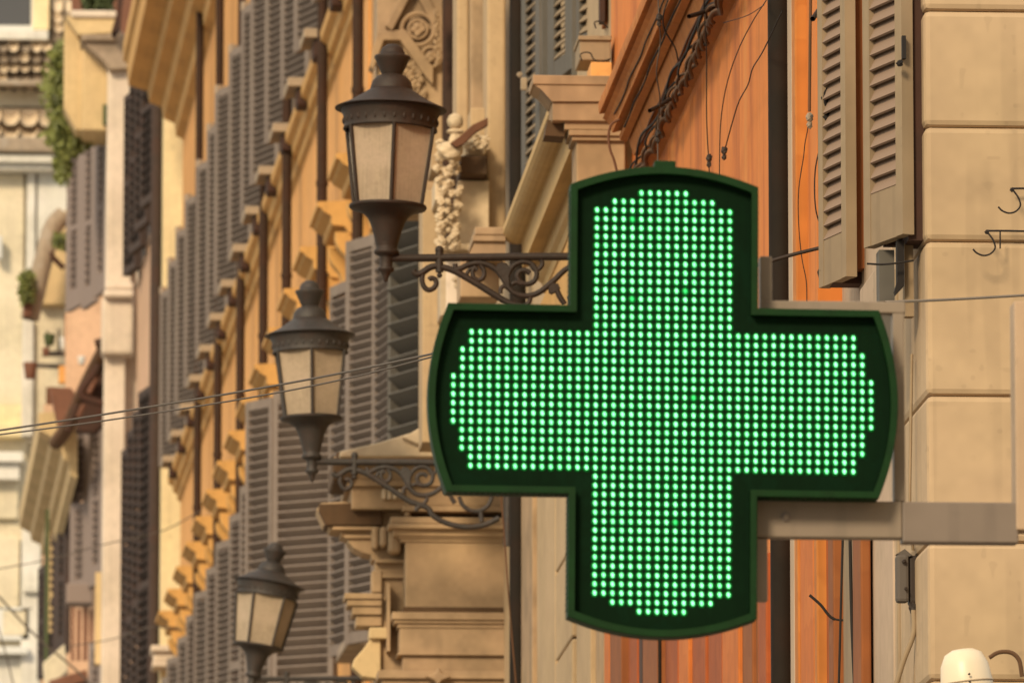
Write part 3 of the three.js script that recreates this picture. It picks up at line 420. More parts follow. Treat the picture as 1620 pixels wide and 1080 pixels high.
// ---------------------------------------------------------------- street lamps on scrolled wall brackets
{
  const U = 41.1 / FOCAL, lathe = (pts, n = 32) => clean(new THREE.LatheGeometry(pts.map(([r, y]) => new THREE.Vector2(r * U, y * U)).reverse(), n));
  const z1 = (x, y) => [640 + x / 6 - 611, 408 - 360 - y / 6], z2 = (x, y) => [(480 + x / 5.0625 - 493) * 1.25, (730 - 690 - y / 5.0625) * 1.25];
  const curve = (pts, r, n) => tube(pts.map(([x, y]) => new THREE.Vector3(x * U, y * U, 0)), r * 1.18 * U, n || pts.length * 7, 7);
  const R0 = 76, R1 = 59, Y0 = 203, Y1 = 81, hex = (R, y, k) => new THREE.Vector3(Math.sin(k * Math.PI / 3) * R * U, y * U, Math.cos(k * Math.PI / 3) * R * U);
  const geo = {
    finial: lathe([[0, 339], [9, 338], [16, 333], [19.5, 326], [20, 321], [28, 320], [29, 317], [26.5, 313], [16.5, 291], [15, 287], [0, 286]]),
    cap: lathe([[0, 291], [15, 291], [24, 287], [31, 279], [34, 268], [34.5, 262], [0, 262]]),
    roof: lathe([[0, 267], [34, 266.5], [46, 258], [64, 247], [78, 240.5], [86, 237], [89, 235.6], [89, 234.6], [82, 234], [0, 233.5]], 48),
    skirt: lathe([[79, 234], [78.5, 229], [75.5, 224], [74.5, 214], [73, 207], [75, 204.5], [75, 201.5], [71, 201], [71, 205]], 36),
    base: lathe([[61, 83], [62, 80], [60, 77], [51, 75.5], [45, 73], [38, 69], [32, 63], [28, 56], [24.5, 46], [21.5, 36], [19, 26], [17, 19], [16.5, 14], [20, 11], [20, 7], [15, 4], [10, 2], [10, -14], [13, -16], [13, -20], [8, -23], [5, -30], [3, -37], [0, -39]]),
  };
  const orn = []; for (let i = 0; i < 30; i++) { const a = i / 30 * Math.PI * 2; orn.push(clean(new THREE.SphereGeometry(1, 6, 5)).scale(2.6 * U, 5 * U, 0.9 * U).translate(Math.sin(a) * 74.4 * U, 215 * U, Math.cos(a) * 74.4 * U)); }
  geo.ornament = merge(orn);
  const bar = []; for (let k = 0; k < 6; k++) bar.push(clean(new THREE.TubeGeometry(new THREE.LineCurve3(hex(R0, Y0, k), hex(R1, Y1, k)), 2, 3.2 * U, 6)));
  const pane = []; for (let k = 0; k < 6; k++) {
    const a = hex(R0 - 3, Y0, k), b = hex(R0 - 3, Y0, k + 1), c = hex(R1 - 3, Y1, k), d = hex(R1 - 3, Y1, k + 1), n = a.clone().add(b).setY(0).normalize().multiplyScalar(-1.2 * U);
    const v = [a, b, c, d, ...[a, b, c, d].map((q) => q.clone().add(n))], f = [[0, 2, 1], [1, 2, 3], [4, 5, 6], [5, 7, 6], [0, 1, 4], [1, 5, 4], [2, 6, 3], [3, 6, 7], [0, 4, 2], [2, 4, 6], [1, 3, 5], [3, 7, 5]];
    const g = new THREE.BufferGeometry(); g.setAttribute('position', new THREE.Float32BufferAttribute(f.flat().flatMap((i) => v[i].toArray()), 3)); g.setAttribute('uv', new THREE.Float32BufferAttribute(new Float32Array(72), 2)); g.computeVertexNormals(); pane.push(uvBox(g, 3));
  }
  geo.arm = merge([curve([[2, 0], [60, 0.5], [220, 3], [388, 4]], 5.4), curve([[84, -22], [84, 12]], 5.5), clean(new THREE.SphereGeometry(7 * U, 10, 8)).translate(84 * U, 13 * U, 0), clean(new THREE.SphereGeometry(4.5 * U, 8, 6)).translate(84 * U, -27 * U, 0), clean(new THREE.SphereGeometry(1.6 * U, 6, 5)).translate(171 * U, 3 * U, 5 * U), curve([[386, -150], [386, 20]], 7)]);
  const S = [
    [[z1(80, 405), z1(95, 430), z1(130, 440), z1(180, 415), z1(230, 380), z1(290, 362), z1(340, 370), z1(400, 382), z1(480, 412), z1(600, 478), z1(720, 550), z1(850, 630), z1(980, 705), z2(1000, 540), z2(1030, 585), z2(1130, 640), z2(1300, 672), z2(1450, 652), z2(1560, 600)], 4.6],
    [[z1(170, 440), z1(165, 500), z1(185, 560), z1(225, 588), z1(275, 570), z1(300, 525), z1(285, 485), z1(245, 478), z1(232, 492)], 3.6],
    [[z1(470, 400), z1(530, 385), z1(600, 350), z1(690, 332), z1(790, 348), z1(870, 395), z1(930, 470), z1(985, 560), z1(1050, 620), z1(1150, 642), z1(1260, 615), z1(1400, 510), z1(1530, 390), z1(1620, 350)], 4.0],
    [[z1(720, 350), z1(755, 410), z1(745, 470), z1(700, 495), z1(655, 465), z1(645, 410), z1(665, 375), z1(690, 400)], 3.2],
    [[z1(480, 340), z1(482, 385)], 3.4], [[z1(630, 320), z1(630, 345)], 3], [[z1(590, 440), z1(610, 400), z1(640, 380)], 2.6],
    [[z1(985, 560), z1(975, 470), z1(1000, 400), z1(1050, 345), z1(1130, 320), z1(1215, 345), z1(1255, 420), z1(1230, 500), z1(1150, 530), z1(1085, 495), z1(1072, 440), z1(1105, 405), z1(1160, 405), z1(1190, 430)], 3.6],
    [[z1(1200, 345), z1(1240, 395), z1(1290, 375), z1(1310, 330), z1(1295, 300)], 3], [[z1(1010, 535), z1(1060, 515), z1(1110, 530)], 3],
    [[z1(910, 620), z1(915, 570), z1(945, 550), z1(1000, 585)], 3], [[z1(1190, 640), z1(1185, 690), z1(1150, 740)], 3.4], [[z1(1400, 520), z1(1440, 580), z1(1480, 660), z1(1520, 720)], 4],
    [[z2(1240, 440), z2(1270, 505), z2(1330, 545), z2(1400, 550), z2(1470, 510), z2(1500, 440), z2(1470, 380), z2(1400, 350), z2(1320, 360), z2(1260, 400)], 3.6], [[z2(1415, 555), z2(1425, 630)], 4],
    [[z2(900, 560), z2(905, 540), z2(930, 520)], 4],
  ];
  const palm = new THREE.Shape([z1(860, 392), z1(890, 345), z1(925, 328), z1(965, 345), z1(1005, 395), z1(985, 450), z1(990, 545), z1(945, 480)].map(([x, y]) => new THREE.Vector2(x * U, y * U)));
  const knot = new THREE.Shape([z1(1365, 560), z1(1400, 530), z1(1450, 530), z1(1470, 570), z1(1430, 600), z1(1395, 622), z1(1375, 610)].map(([x, y]) => new THREE.Vector2(x * U, y * U)));
  const ext = (s) => clean(new THREE.ExtrudeGeometry(s, { depth: 0.016, bevelEnabled: true, bevelSize: 0.004, bevelThickness: 0.006, bevelSegments: 1 })).translate(0, 0, -0.008);
  geo.scroll_bracket = merge([...S.map(([p, r]) => curve(p, r)), ext(palm), ext(knot)]);
  for (const k of Object.keys(geo)) geo[k] = uvBox(geo[k], 2);
  const lamp = (Z, x, y, tilt, turn, rise, m, label, tall = 1) => {
    const p = P(x, y, Z), o = thing('street_lamp', label, 'street lamp', p.toArray(), 0, 'lanterns on iron wall brackets'), [sx, sy] = scaleAt(x, y - 100, Z); o.scale.set(sx, sy * tall, sx);
    const add = (n, g, mm) => { const q = new THREE.Mesh(g, mm); q.name = n; q.castShadow = q.receiveShadow = true; q.rotation.set(0, turn, tilt, 'ZYX'); o.add(q); return q; };
    for (const n of ['finial', 'cap', 'roof', 'skirt', 'base']) { const q = add(n, geo[n], m); if (n === 'skirt') { const c = new THREE.Mesh(geo.ornament, m); c.name = 'ornament'; q.add(c); } }
    for (let k = 0; k < 6; k++) { add('glass_pane', pane[k], mat.glass); add('glazing_bar', bar[k], m); }
    for (const n of ['arm', 'scroll_bracket']) { const q = new THREE.Mesh(geo[n], m); q.name = n; q.rotation.z = rise; q.castShadow = q.receiveShadow = true; o.add(q); }
    return o;
  };
  lamp(41.1, 611, 408, -0.028, 0.04, 0.006, mat.iron, 'topmost and largest brown lantern, its scrolled arm running behind the green cross');
  lamp(51.0, 493, 730, 0.018, 0.0, -0.012, mat.ironGrey, 'middle grey lantern crossed by two overhead cables', 1.05);
  lamp(63.5, 399, 1074, -0.17, Math.PI / 6 + 0.06, 0, mat.ironGrey, 'lowest lantern, tilted to one side in front of the wide grey shutter');
}

// ---------------------------------------------------------------- green LED pharmacy cross
{
  const Z = 20, K = Z / FOCAL, c = P(1050, 633.5, Z);
  const o = thing('pharmacy_cross', 'large green pharmacy cross sign with lit LED dots on a grey frame', 'sign', c.toArray());
  const tilt = -0.0082, [SX, SY] = scaleAt(1050, 633, Z);
  const outline = (w, corner, apex, path) => {
    const arc = (x0, y0, x1, y1, mx, my) => path.quadraticCurveTo(2 * mx - (x0 + x1) / 2, 2 * my - (y0 + y1) / 2, x1, y1);
    path.moveTo(-w * K, corner * K); arc(-w * K, corner * K, w * K, corner * K, 0, apex * K); path.lineTo(w * K, w * K); path.lineTo(corner * K, w * K); arc(corner * K, w * K, corner * K, -w * K, apex * K, 0);
    path.lineTo(w * K, -w * K); path.lineTo(w * K, -corner * K); arc(w * K, -corner * K, -w * K, -corner * K, 0, -apex * K); path.lineTo(-w * K, -w * K); path.lineTo(-corner * K, -w * K); arc(-corner * K, -w * K, -corner * K, w * K, -apex * K, 0); path.lineTo(-w * K, w * K); path.lineTo(-w * K, corner * K);
    return path;
  };
  const rim = outline(148, 341, 371, new THREE.Shape()); rim.holes.push(outline(138.5, 333, 361, new THREE.Path()));
  const put = (n, g, m) => { const q = mesh(n, Array.isArray(g) ? g.map((k) => k.scale(SX, SY, 1)) : g.scale(SX, SY, 1), m, o, { uv: 2 }); q.rotation.z = tilt; return q; };
  const hous = put('housing', [clean(new THREE.ExtrudeGeometry(rim, { depth: 0.085, bevelEnabled: true, bevelSize: 0.002, bevelThickness: 0.003, bevelSegments: 2, curveSegments: 24 })).translate(0, 0, -0.087)], mat.green);
  put('front_panel', clean(new THREE.ExtrudeGeometry(outline(139, 333.5, 361.5, new THREE.Shape()), { depth: 0.04, bevelEnabled: false, curveSegments: 24 })).translate(0, 0, -0.075), mat.greenPanel);
  put('top_lug', boxG(-16 * K, 18 * K, 366 * K, 382 * K, -0.06, -0.005, 0.003), mat.green);
  const ribs = []; for (let y = 158; y < 336; y += 9) for (const s of [-1, 1]) for (const t of [-1, 1]) ribs.push(boxG(s * 147 * K, s * 150.5 * K, (t * y - 2.5) * K, (t * y + 2.5) * K, -0.07, -0.02)); for (let x = 158; x < 336; x += 9) for (const s of [-1]) for (const t of [-1, 1]) ribs.push(boxG((t * x - 2.5) * K, (t * x + 2.5) * K, s * 147 * K, s * 150.5 * K, -0.07, -0.02));
  const rb = put('vent_ribs', ribs, mat.green); rb.userData.kind = 'stuff';
  // 48 x 48 grid of dots, arms 16 wide with stepped ends
  const pitch = 14.1, spots = [];
  for (let i = 0; i < 48; i++) for (let j = 0; j < 48; j++) {
    const a = Math.min(i, 47 - i), b = Math.min(j, 47 - j), inX = i >= 16 && i <= 31, inY = j >= 16 && j <= 31;
    if (!inX && !inY) continue;
    if (inX && !inY && (b === 0 && (i < 21 || i > 26) || b === 1 && (i < 18 || i > 29))) continue;
    if (inY && !inX && (a === 0 && (j < 21 || j > 26) || a === 1 && (j < 18 || j > 29))) continue;
    spots.push([(i - 23.5) * pitch, (23.5 - j) * pitch + 0.6]);
  }
  spots.sort((p, q) => p[0] ** 2 + p[1] ** 2 - q[0] ** 2 - q[1] ** 2);
  const lens = clean(new THREE.SphereGeometry(1, 10, 6, 0, Math.PI * 2, 0, Math.PI / 2).rotateX(Math.PI / 2)).scale(5.6 * K, 6.4 * K, 2.6 * K), core = clean(new THREE.SphereGeometry(1, 10, 6)).scale(2.45 * K, 3.75 * K, 2.6 * K).translate(0, 0.2 * K, 2.0 * K);
  const restL = [], restC = [[], [], []], CG = [mat.coreGlow, mat.coreGlowB, mat.coreGlowC];
  spots.forEach(([x, y], i) => {
    const at = new THREE.Vector3(x * K * SX, y * K * SY, -0.0352).applyAxisAngle(new THREE.Vector3(0, 0, 1), tilt), tw = 0.18 + rr(-0.05, 0.05), dim = rnd(), ci = dim < 0.7 ? 0 : dim < 0.998 ? 1 : 2;
    if (i < 300) { const q = new THREE.Mesh(lens, mat.lensHalo); q.name = 'led'; q.position.copy(at); q.rotation.z = tw; const r = new THREE.Mesh(core, CG[ci]); r.name = 'led_core'; q.add(r); o.add(q); }
    else { const mm = new THREE.Matrix4().makeRotationZ(tw).setPosition(at); restL.push(lens.clone().applyMatrix4(mm)); restC[ci].push(core.clone().applyMatrix4(mm)); }
  });
  const q = mesh('leds', restL, mat.lensHalo, o, { uv: 0 }); q.userData.kind = 'stuff'; restC.forEach((l, i) => { const q2 = mesh('led_cores', l, CG[i], q, { uv: 0 }); q2.userData.kind = 'stuff'; });
  // grey frame behind and arm to the wall plate
  const F = (n, x0, y0, x1, y1, dz, D, m = mat.metalGrey, r = 0.003) => mesh(n, fb(x0, y0, x1, y1, Z + dz, D, r), m, o, W);
  F('frame', 1203, 405, 1222, 476, 0.11, 0.05); F('frame', 1203, 476, 1433, 494, 0.108, 0.05); F('frame', 1414, 494.5, 1432, 793, 0.11, 0.05); F('frame', 1196, 851, 1215, 950, 0.11, 0.05);
  F('arm', 1192, 792, 1428, 850, 0.10, 0.06, mat.metalGrey, 0.004); F('arm', 1428.5, 794, 1612, 858, 0.095, 0.07, mat.metalCool, 0.004);
  F('wall_plate', 1607, 476, 1665, 838, 0.09, 0.1, mat.paleStrip, 0.004);
  { const p = P(1244, 817, Z + 0.099), q3 = mesh('bolt', clean(new THREE.CylinderGeometry(0.013, 0.014, 0.01, 12)).rotateX(Math.PI / 2).translate(p.x, p.y, p.z), mat.metalCool, o, W); mesh('bolt_head', clean(new THREE.CylinderGeometry(0.007, 0.008, 0.012, 6)).rotateX(Math.PI / 2).translate(p.x, p.y, p.z + 0.006), mat.metalGrey, q3); }
  tag(o, undefined);
}
{ // the house that carries the sign, just outside the picture
  const b = thing('near_house', 'plastered house corner that carries the sign arm at the right edge', 'building', [4.5, 0, -16]);
  mesh('wall', boxG(2.665, 6, 0, 11, -20.16, -12), mat.palazzoWall, b, W);
}

// ---------------------------------------------------------------- yellow building with rows of shuttered windows
{
  const TH = 0.0267, b = thing('yellow_building', 'long yellow-orange facade with two rows of open grey shutters and downpipes', 'building', [3.15, 0, -70], TH);
  const y = (v) => v + EYE, U0 = -0.3, U1 = 43;
  mesh('wall', boxG(0, 6, 0, y(21.8), -U1, -U0), mat.yellow, b);
  const course = [[0, 14.12], [-0.05, 14.16], [-0.06, 14.24], [-0.11, 14.27], [-0.13, 14.36], [-0.19, 14.40], [-0.20, 14.49], [0, 14.5]].map(([x, v]) => [x, y(v)]);
  mesh('string_course', sweep(course, U0, U1), mat.ochre, b);
  const eave = [[0, 19.6], [-0.12, 19.66], [-0.14, 19.85], [-0.3, 19.92], [-0.34, 20.1], [-0.52, 20.16], [-0.55, 20.34], [-0.84, 20.42], [-0.86, 20.75], [-0.92, 20.8], [-0.92, 21.05], [0, 21.1]].map(([x, v]) => [x, y(v)]);
  mesh('eave', sweep(eave, U0, U1 - 0.2), mat.ochre, b);
  const strips2 = [[0, 0.9], [2.2, 2.7]]; for (const [a, c] of strips2) mesh('wall_strip', boxG(-0.02, 0.01, 0, y(14), -c, -a), mat.yellow, b);
  for (const u of [1.5, 6.9, 13.1, 17.7, 22.8, 28.4, 34]) mesh('drainpipe', [vpipe(-0.17, 0, y(21), -u, 0.056, 10), vpipe(-0.17, y(12.9), y(12.95), -u, 0.066, 10), vpipe(-0.17, y(15.4), y(15.45), -u, 0.066, 10)], mat.pipeBrown, b);
  const hood = [[0, 11.94], [-0.08, 11.95], [-0.11, 12.0], [-0.13, 12.02], [-0.24, 12.03], [-0.255, 12.05], [-0.255, 12.12], [-0.29, 12.14], [-0.335, 12.165], [-0.36, 12.2], [-0.395, 12.21], [-0.395, 12.26], [0, 12.28]].map(([x, v]) => [x, y(v)]);
  const hoodG = uvBox(sweep(hood, 0, 1.3), 0.5);
  const brS = new THREE.Shape(); brS.moveTo(0, 0); brS.lineTo(-0.2, 0.0); brS.bezierCurveTo(-0.21, -0.1, -0.17, -0.15, -0.12, -0.2); brS.bezierCurveTo(-0.07, -0.26, -0.06, -0.32, -0.05, -0.4); brS.lineTo(0, -0.42);
  const brG = uvBox(clean(new THREE.ExtrudeGeometry(brS, { depth: 0.16, bevelEnabled: true, bevelSize: 0.012, bevelThickness: 0.012, bevelSegments: 1 })), 0.5);
  const sillG = uvBox(boxG(-0.34, 0, 0, 0.1, -0.75, 0, 0.012), 0.5), sillBrG = uvBox(boxG(-0.24, 0, -0.2, -0.004, -0.42, -0.06, 0.03), 0.5);
  const ref = (n, g, m, p, par = b) => { const q = new THREE.Mesh(g, m); q.name = n; q.position.set(...p); q.castShadow = q.receiveShadow = true; par.add(q); return q; };
  const lower = (u, h = 3.4, top = 11.45) => {
    const a = new THREE.Vector3(-0.26 + rr(-0.03, 0.02), y(top - h), -(u + 1.9)), cc = new THREE.Vector3(-0.04, y(top - h), -(u + 1.12));
    shutter(b, a, turnOf(a, cc), a.distanceTo(cc), h, { stile: 0.075, midRail: 0.45, pitch: 0.085, tilt: -0.68, slatDepth: 0.11, slatT: 0.024, t: 0.08 });
    const d = new THREE.Vector3(-0.04, y(top - h), -(u + 0.1)), e = new THREE.Vector3(-0.12 + rr(-0.03, 0.02), y(top - h), -(u - 0.6));
    shutter(b, d, turnOf(d, e), d.distanceTo(e), h, { stile: 0.075, midRail: 0.45, pitch: 0.085, tilt: -0.68, slatDepth: 0.11, slatT: 0.024, t: 0.08 });
  };
  for (let k = 0; k < 15; k++) {
    const u = 1.2 + 2.84 * k;
    ref('window_hood', hoodG, mat.ochre, [0, 0, -u]); ref('bracket', brG, mat.ochre, [0, y(11.955), -u - 0.22]); ref('bracket', brG, mat.ochre, [0, y(11.955), -u - 1.22]);
    const f = mesh('window', [boxG(-0.03, 0.02, y(7.9), y(11.6), -u - 1.22, -u - 1.1), boxG(-0.03, 0.02, y(7.9), y(11.6), -u - 0.1, -u), boxG(-0.03, 0.02, y(11.48), y(11.62), -u - 1.1, -u - 0.1)], mat.ochre, b); mesh('pane', boxG(-0.012, 0.02, y(7.9), y(11.48), -u - 1.1, -u - 0.1), mat.pane, f);
    if (k > 3) lower(u);
    const sl = ref('window_sill', sillG, mat.sill, [0, y(14.51), -u - 0.35]); const sb = new THREE.Mesh(sillBrG, mat.darkBrown); sb.name = 'bracket'; sl.add(sb);
    const g2 = mesh('window', [boxG(-0.03, 0.02, y(14.62), y(18), -u - 1.22, -u - 1.1), boxG(-0.03, 0.02, y(14.62), y(18), -u - 0.1, -u), boxG(-0.03, 0.02, y(17.88), y(18), -u - 1.1, -u - 0.1)], mat.ochre, b); mesh('pane', boxG(-0.012, 0.02, y(14.62), y(17.88), -u - 1.1, -u - 0.1), mat.pane, g2);
    const A = new THREE.Vector3(-0.3 + rr(-0.03, 0.02), y(14.64), -(u + 1.95)), B = new THREE.Vector3(-0.04, y(14.64), -(u + 1.12));
    const fs = shutter(b, A, turnOf(A, B), A.distanceTo(B), 2.65, { stile: 0.11, pitch: 0.08, tilt: -0.68, slatDepth: 0.104, slatT: 0.022, t: 0.075 }); mesh('cap', boxG(-0.01, 0.12, 2.62, 2.72, -0.03, 0.04), mat.sill, fs);  // pale cap paints in the sunlit tip of the leaf
    const D = new THREE.Vector3(-0.06, y(14.64), -(u + 0.1)), E = new THREE.Vector3(-0.1 + rr(-0.02, 0.02), y(14.64), -(u - 0.7));
    shutter(b, D, turnOf(D, E), D.distanceTo(E), 2.65, { stile: 0.11, pitch: 0.08, tilt: -0.68, slatDepth: 0.104, slatT: 0.022, t: 0.075 });
  }
  // nearest lower shutters, wide open across the street
  b.updateMatrixWorld(true); const inv = b.matrixWorld.clone().invert();
  const leaf = (xa, xb, yt, yb, Za, Zb, o) => { const A = P(xa, yb, Za), B = P(xb, yb, Zb), t = P(xa, yt, Za); B.y = A.y; const h = t.y - A.y; A.applyMatrix4(inv); B.applyMatrix4(inv); return shutter(b, A, turnOf(A, B), A.distanceTo(B), h, { single: true, pitch: 0.09, tilt: -0.68, slatDepth: 0.115, slatT: 0.022, t: 0.085, ...o }); };
  leaf(391, 433, 637, 1180, 73.6, 73.2, { stile: 0.055, pitch: 0.088 });
  leaf(433, 530, 620, 1120, 72.4, 72.0, { stile: 0.06, pitch: 0.088, bottom: 0.3 });
  leaf(526, 556, 455, 1040, 69.4, 68.9, { stile: 0.04, pitch: 0.084, bottom: 0.1 });
  leaf(551, 600, 383, 1020, 66.6, 66.1, { stile: 0.075, pitch: 0.08, bottom: 0.1 });
  leaf(597, 628, 340, 1000, 63.6, 62.8, { stile: 0.05, pitch: 0.078 });
  leaf(620, 676, 300, 760, 61.4, 60.8, { stile: 0.05, pitch: 0.145, slatDepth: 0.18, tilt: -0.68, slatT: 0.018, frameMat: mat.shutterGreen, slatMat: mat.shutterGreen });
  mesh('window_sill', boxG(-0.5, 0, y(7.2), y(7.3), 2.2, 0.5, 0.015), mat.sill, b);
}

// ---------------------------------------------------------------- far houses on the same side
{
  const b = thing('cream_building', 'narrow house with a cream end wall coloured bright as if sunlit and dark brown shutters', 'building', [1.74, 0, -114.6], 0.0267), y = (v) => v + EYE;
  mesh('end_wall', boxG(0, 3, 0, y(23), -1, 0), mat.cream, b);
  mesh('wall', boxG(0.02, 3, 0, y(23), -10.6, -1), mat.pink, b);
  mesh('drainpipe', [vpipe(-0.09, y(7), y(22), -0.5, 0.085, 12), tube([[-0.09, 10.0], [-0.12, 9.75], [-0.3, 9.55], [-0.42, 9.4], [-0.4, 9.2], [-0.2, 9.1], [-0.12, 8.9], [-0.12, 8]].map(([x, v]) => new THREE.Vector3(x, v + EYE, -0.3)), 0.085, 40, 8)], mat.farBrown, b);
  for (let k = 0; k < 4; k++) for (const [lo, hi] of [[19.2, 22.2], [10.2, 16.3]]) {
    const u = 1.2 + k * 2.3, A = new THREE.Vector3(-0.22, y(lo), -(u + 1.0)), B = new THREE.Vector3(-0.06, y(lo), -u);
    shutter(b, A, turnOf(A, B), A.distanceTo(B), hi - lo, { stile: 0.12, pitch: 0.15, midRail: 0.5, tilt: -0.68, slatDepth: 0.19, slatT: 0.04, t: 0.13, frameMat: mat.farBrown, slatMat: mat.farBrown });
    mesh('window', boxG(-0.02, 0.02, y(lo), y(hi), -u - 2.2, -u - 1.05), mat.pane, b);
    for (const v of [0.35, 0.7]) if (lo < 15) mesh('shutter_catch', blob(-0.24, y(lo + (hi - lo) * v), -(u + 0.95), 0.045, 0.2, 1), mat.pink, b);  // pink blobs paint in the lit dots among the slats
  }
  mesh('ledge', [fb(238, 1020, 284, 1030, 113.9, 0.8, 0.02), fb(242, 1030, 282, 1046, 114.0, 0.7, 0.02), fb(240, 1046, 284, 1054, 113.95, 0.8, 0.02)].map((g) => g.applyMatrix4(new THREE.Matrix4().makeTranslation(...b.position.toArray().map((v) => -v))).applyMatrix4(new THREE.Matrix4().makeRotationY(-0.0267))), mat.white, b);
}
{
  const Z = 126, b = thing('white_building', 'white and ochre house with a tall white pilaster and grey shutters', 'building', P(190, 1080, Z).toArray());
  mesh('pilaster', fb(168, 96, 208, 480, Z, 2.5, 0.03), mat.white, b, W);
  mesh('pilaster', fb(162, 480, 196, 1160, Z + 0.2, 2.5, 0.03), mat.white, b, W);
  mesh('wall', fb(170, 60, 260, 1160, Z + 0.6, 4), mat.white, b, W);
  each('pilaster_base', [fb(166, 446, 211, 458, Z - 0.2, 1, 0.04), fb(163, 458, 212, 470, Z - 0.3, 1, 0.05), fb(160, 470, 211, 560, Z - 0.1, 1, 0.06)], mat.white, b, W);
  mesh('capital', [fb(128, 54, 186, 64, Z - 0.35, 1.4, 0.03), fpoly([[130, 65], [190, 52], [212, 80], [215, 100], [206, 106], [174, 108], [166, 96]], Z - 0.2, 1.2, 0.03)], mat.sill, b, W);
  mesh('cornice', [fpoly([[103, 34], [116, 40], [130, 58], [128, 204], [121, 203], [103, 170]], Z + 0.6, 1.4, 0.03), fpoly([[106, 28], [184, 26], [180, 50], [124, 53]], Z + 0.2, 1.8, 0.03)], mat.paleOchre, b, W);
  mesh('cornice_face', fb(129, 66, 172, 206, Z + 0.3, 1.5, 0.03), mat.paleOchre, b, W);
  mesh('coping', fb(112, 16, 184, 27, Z + 0.1, 1.8, 0.03), mat.white, b, W);
  mesh('attic_window', [fb(162, 165, 170, 196, Z + 0.2, 0.1)], mat.leafDark, b, W);
  mesh('attic_wall', fpoly([[186, -20], [196, -20], [190, 40], [183, 48], [176, 48], [184, 20]], Z - 1, 0.6), mat.darkBrown, b, W);
  const lf = (xa, xb, yt, yb, Z0, m = mat.farGrey) => { const A = P(xa, yb, Z0 + 1), B = P(xb, yb, Z0), t = P(xa, yt, Z0 + 1); B.y = A.y; const g = t.y - A.y; A.sub(b.position); B.sub(b.position); return shutter(b, A, turnOf(A, B), A.distanceTo(B), g, { stile: 0.3, rail: 0.16, bottom: 0.35, pitch: 0.14, midRail: 0.5, frameMat: m, slatMat: m, tilt: -0.8, slatDepth: 0.17, slatT: 0.03, t: 0.1 }); };
  lf(107, 131, 240, 494, 134); lf(132, 152, 230, 490, 131); lf(153, 171, 203, 470, 128.5);
  lf(113, 142, 660, 952, 133); lf(143, 165, 660, 930, 130); lf(72, 92, 850, 1060, 140, mat.farBrown); lf(92, 106, 800, 1040, 138, mat.farBrown); lf(62, 74, 900, 1075, 142, mat.farBrown); lf(143, 164, 1018, 1160, 129);
  mesh('back_wall', fb(66, 640, 166, 1160, 146, 2), mat.pink, b, W);
  mesh('back_wall', fb(104, 190, 176, 640, 146.5, 2), mat.pink, b, W);
  mesh('roof_wall', fb(112, -90, 330, 190, 150, 2), mat.terracotta, b, W);
  { const g = sweep([[0, 16.7], [-0.12, 16.78], [-0.14, 16.98], [-0.24, 17.04], [-0.27, 17.22], [-0.44, 17.3], [-0.47, 17.45], [-0.66, 17.55], [-0.68, 17.85], [0, 17.9]].map(([x, v]) => [x, v + EYE]), 0, 14).applyMatrix4(new THREE.Matrix4().makeTranslation(0.52, 0, -130.5).multiply(new THREE.Matrix4().makeRotationY(0.0267))); mesh('lower_cornice', g, mat.paleOchre, b, W); }
  mesh('green_post', fb(70, 805, 76, 1100, 136.5, 0.15), mat.leafDark, b, W);
  each('wall_strip', [fb(77, 800, 92, 1000, 140.5, 0.3), fb(150, 905, 162, 1050, 128, 0.3)], mat.paleOchre, b, W);
  mesh('awning_box', fb(104, 922, 146, 954, 131, 0.6, 0.03), mat.farGrey, b, W);
  each('balcony_rail', [112, 121, 131, 141, 150].map((x, i) => fb(x, 956 + (i % 2) * 8, x + 5 + (i % 3), 1044, 134, 0.1)), mat.terracotta, b, W);
  mesh('balcony_wall', [fpoly([[70, 1050], [100, 1022], [104, 1060], [72, 1090]], 133, 0.8, 0.03)], mat.kWall, b, W);
  mesh('ledge', fpoly([[80, 1078], [134, 1062], [136, 1074], [82, 1092]], 132, 0.8, 0.03), mat.terracotta, b, W);
}
{
  const b = thing('tiled_canopy', 'slanting brown tiled canopy with dark beams below the grey shutters', 'canopy', P(165, 620, 127).toArray());
  mesh('roof_edge', tubeP([[172, 538, 126.2], [140, 600, 127.5], [108, 672, 129], [88, 700, 130]], 0.13, 127, 20, 8), mat.rope, b, W);
  mesh('soffit', [fpoly([[168, 552], [208, 552], [206, 600], [186, 652], [150, 682], [120, 680], [140, 622]], 127.8, 0.3, 0.02)], mat.darkBrown, b, W);  // soffit shade is put into its dark brown colour
  each('beam', [tubeP([[172, 548], [148, 590], [128, 624], [146, 634], [206, 645]], 0.07, 126.8, 40), tubeP([[150, 544, 126.4], [176, 538, 126.4], [206, 546, 126.4]], 0.08, 126.4), tubeP([[122, 640], [112, 664], [106, 682]], 0.06, 126.9)], mat.darkBrown, b, W);
  each('batten', [tubeP([[178, 552], [156, 590], [140, 622]], 0.05, 127.2), tubeP([[132, 640], [122, 660]], 0.05, 127.2)], mat.terracotta, b, W);
  each('roof', [fpoly([[168, 535], [210, 518], [210, 548], [176, 546]], 127.2, 0.6, 0.03), fpoly([[98, 700], [80, 614], [110, 616], [128, 640]], 130, 0.4, 0.03)], mat.terracotta, b, W);
  mesh('side_wall', fpoly([[208, 590], [208, 700], [166, 700], [180, 640]], 128.4, 0.4, 0.02), mat.ochre, b, W);
}
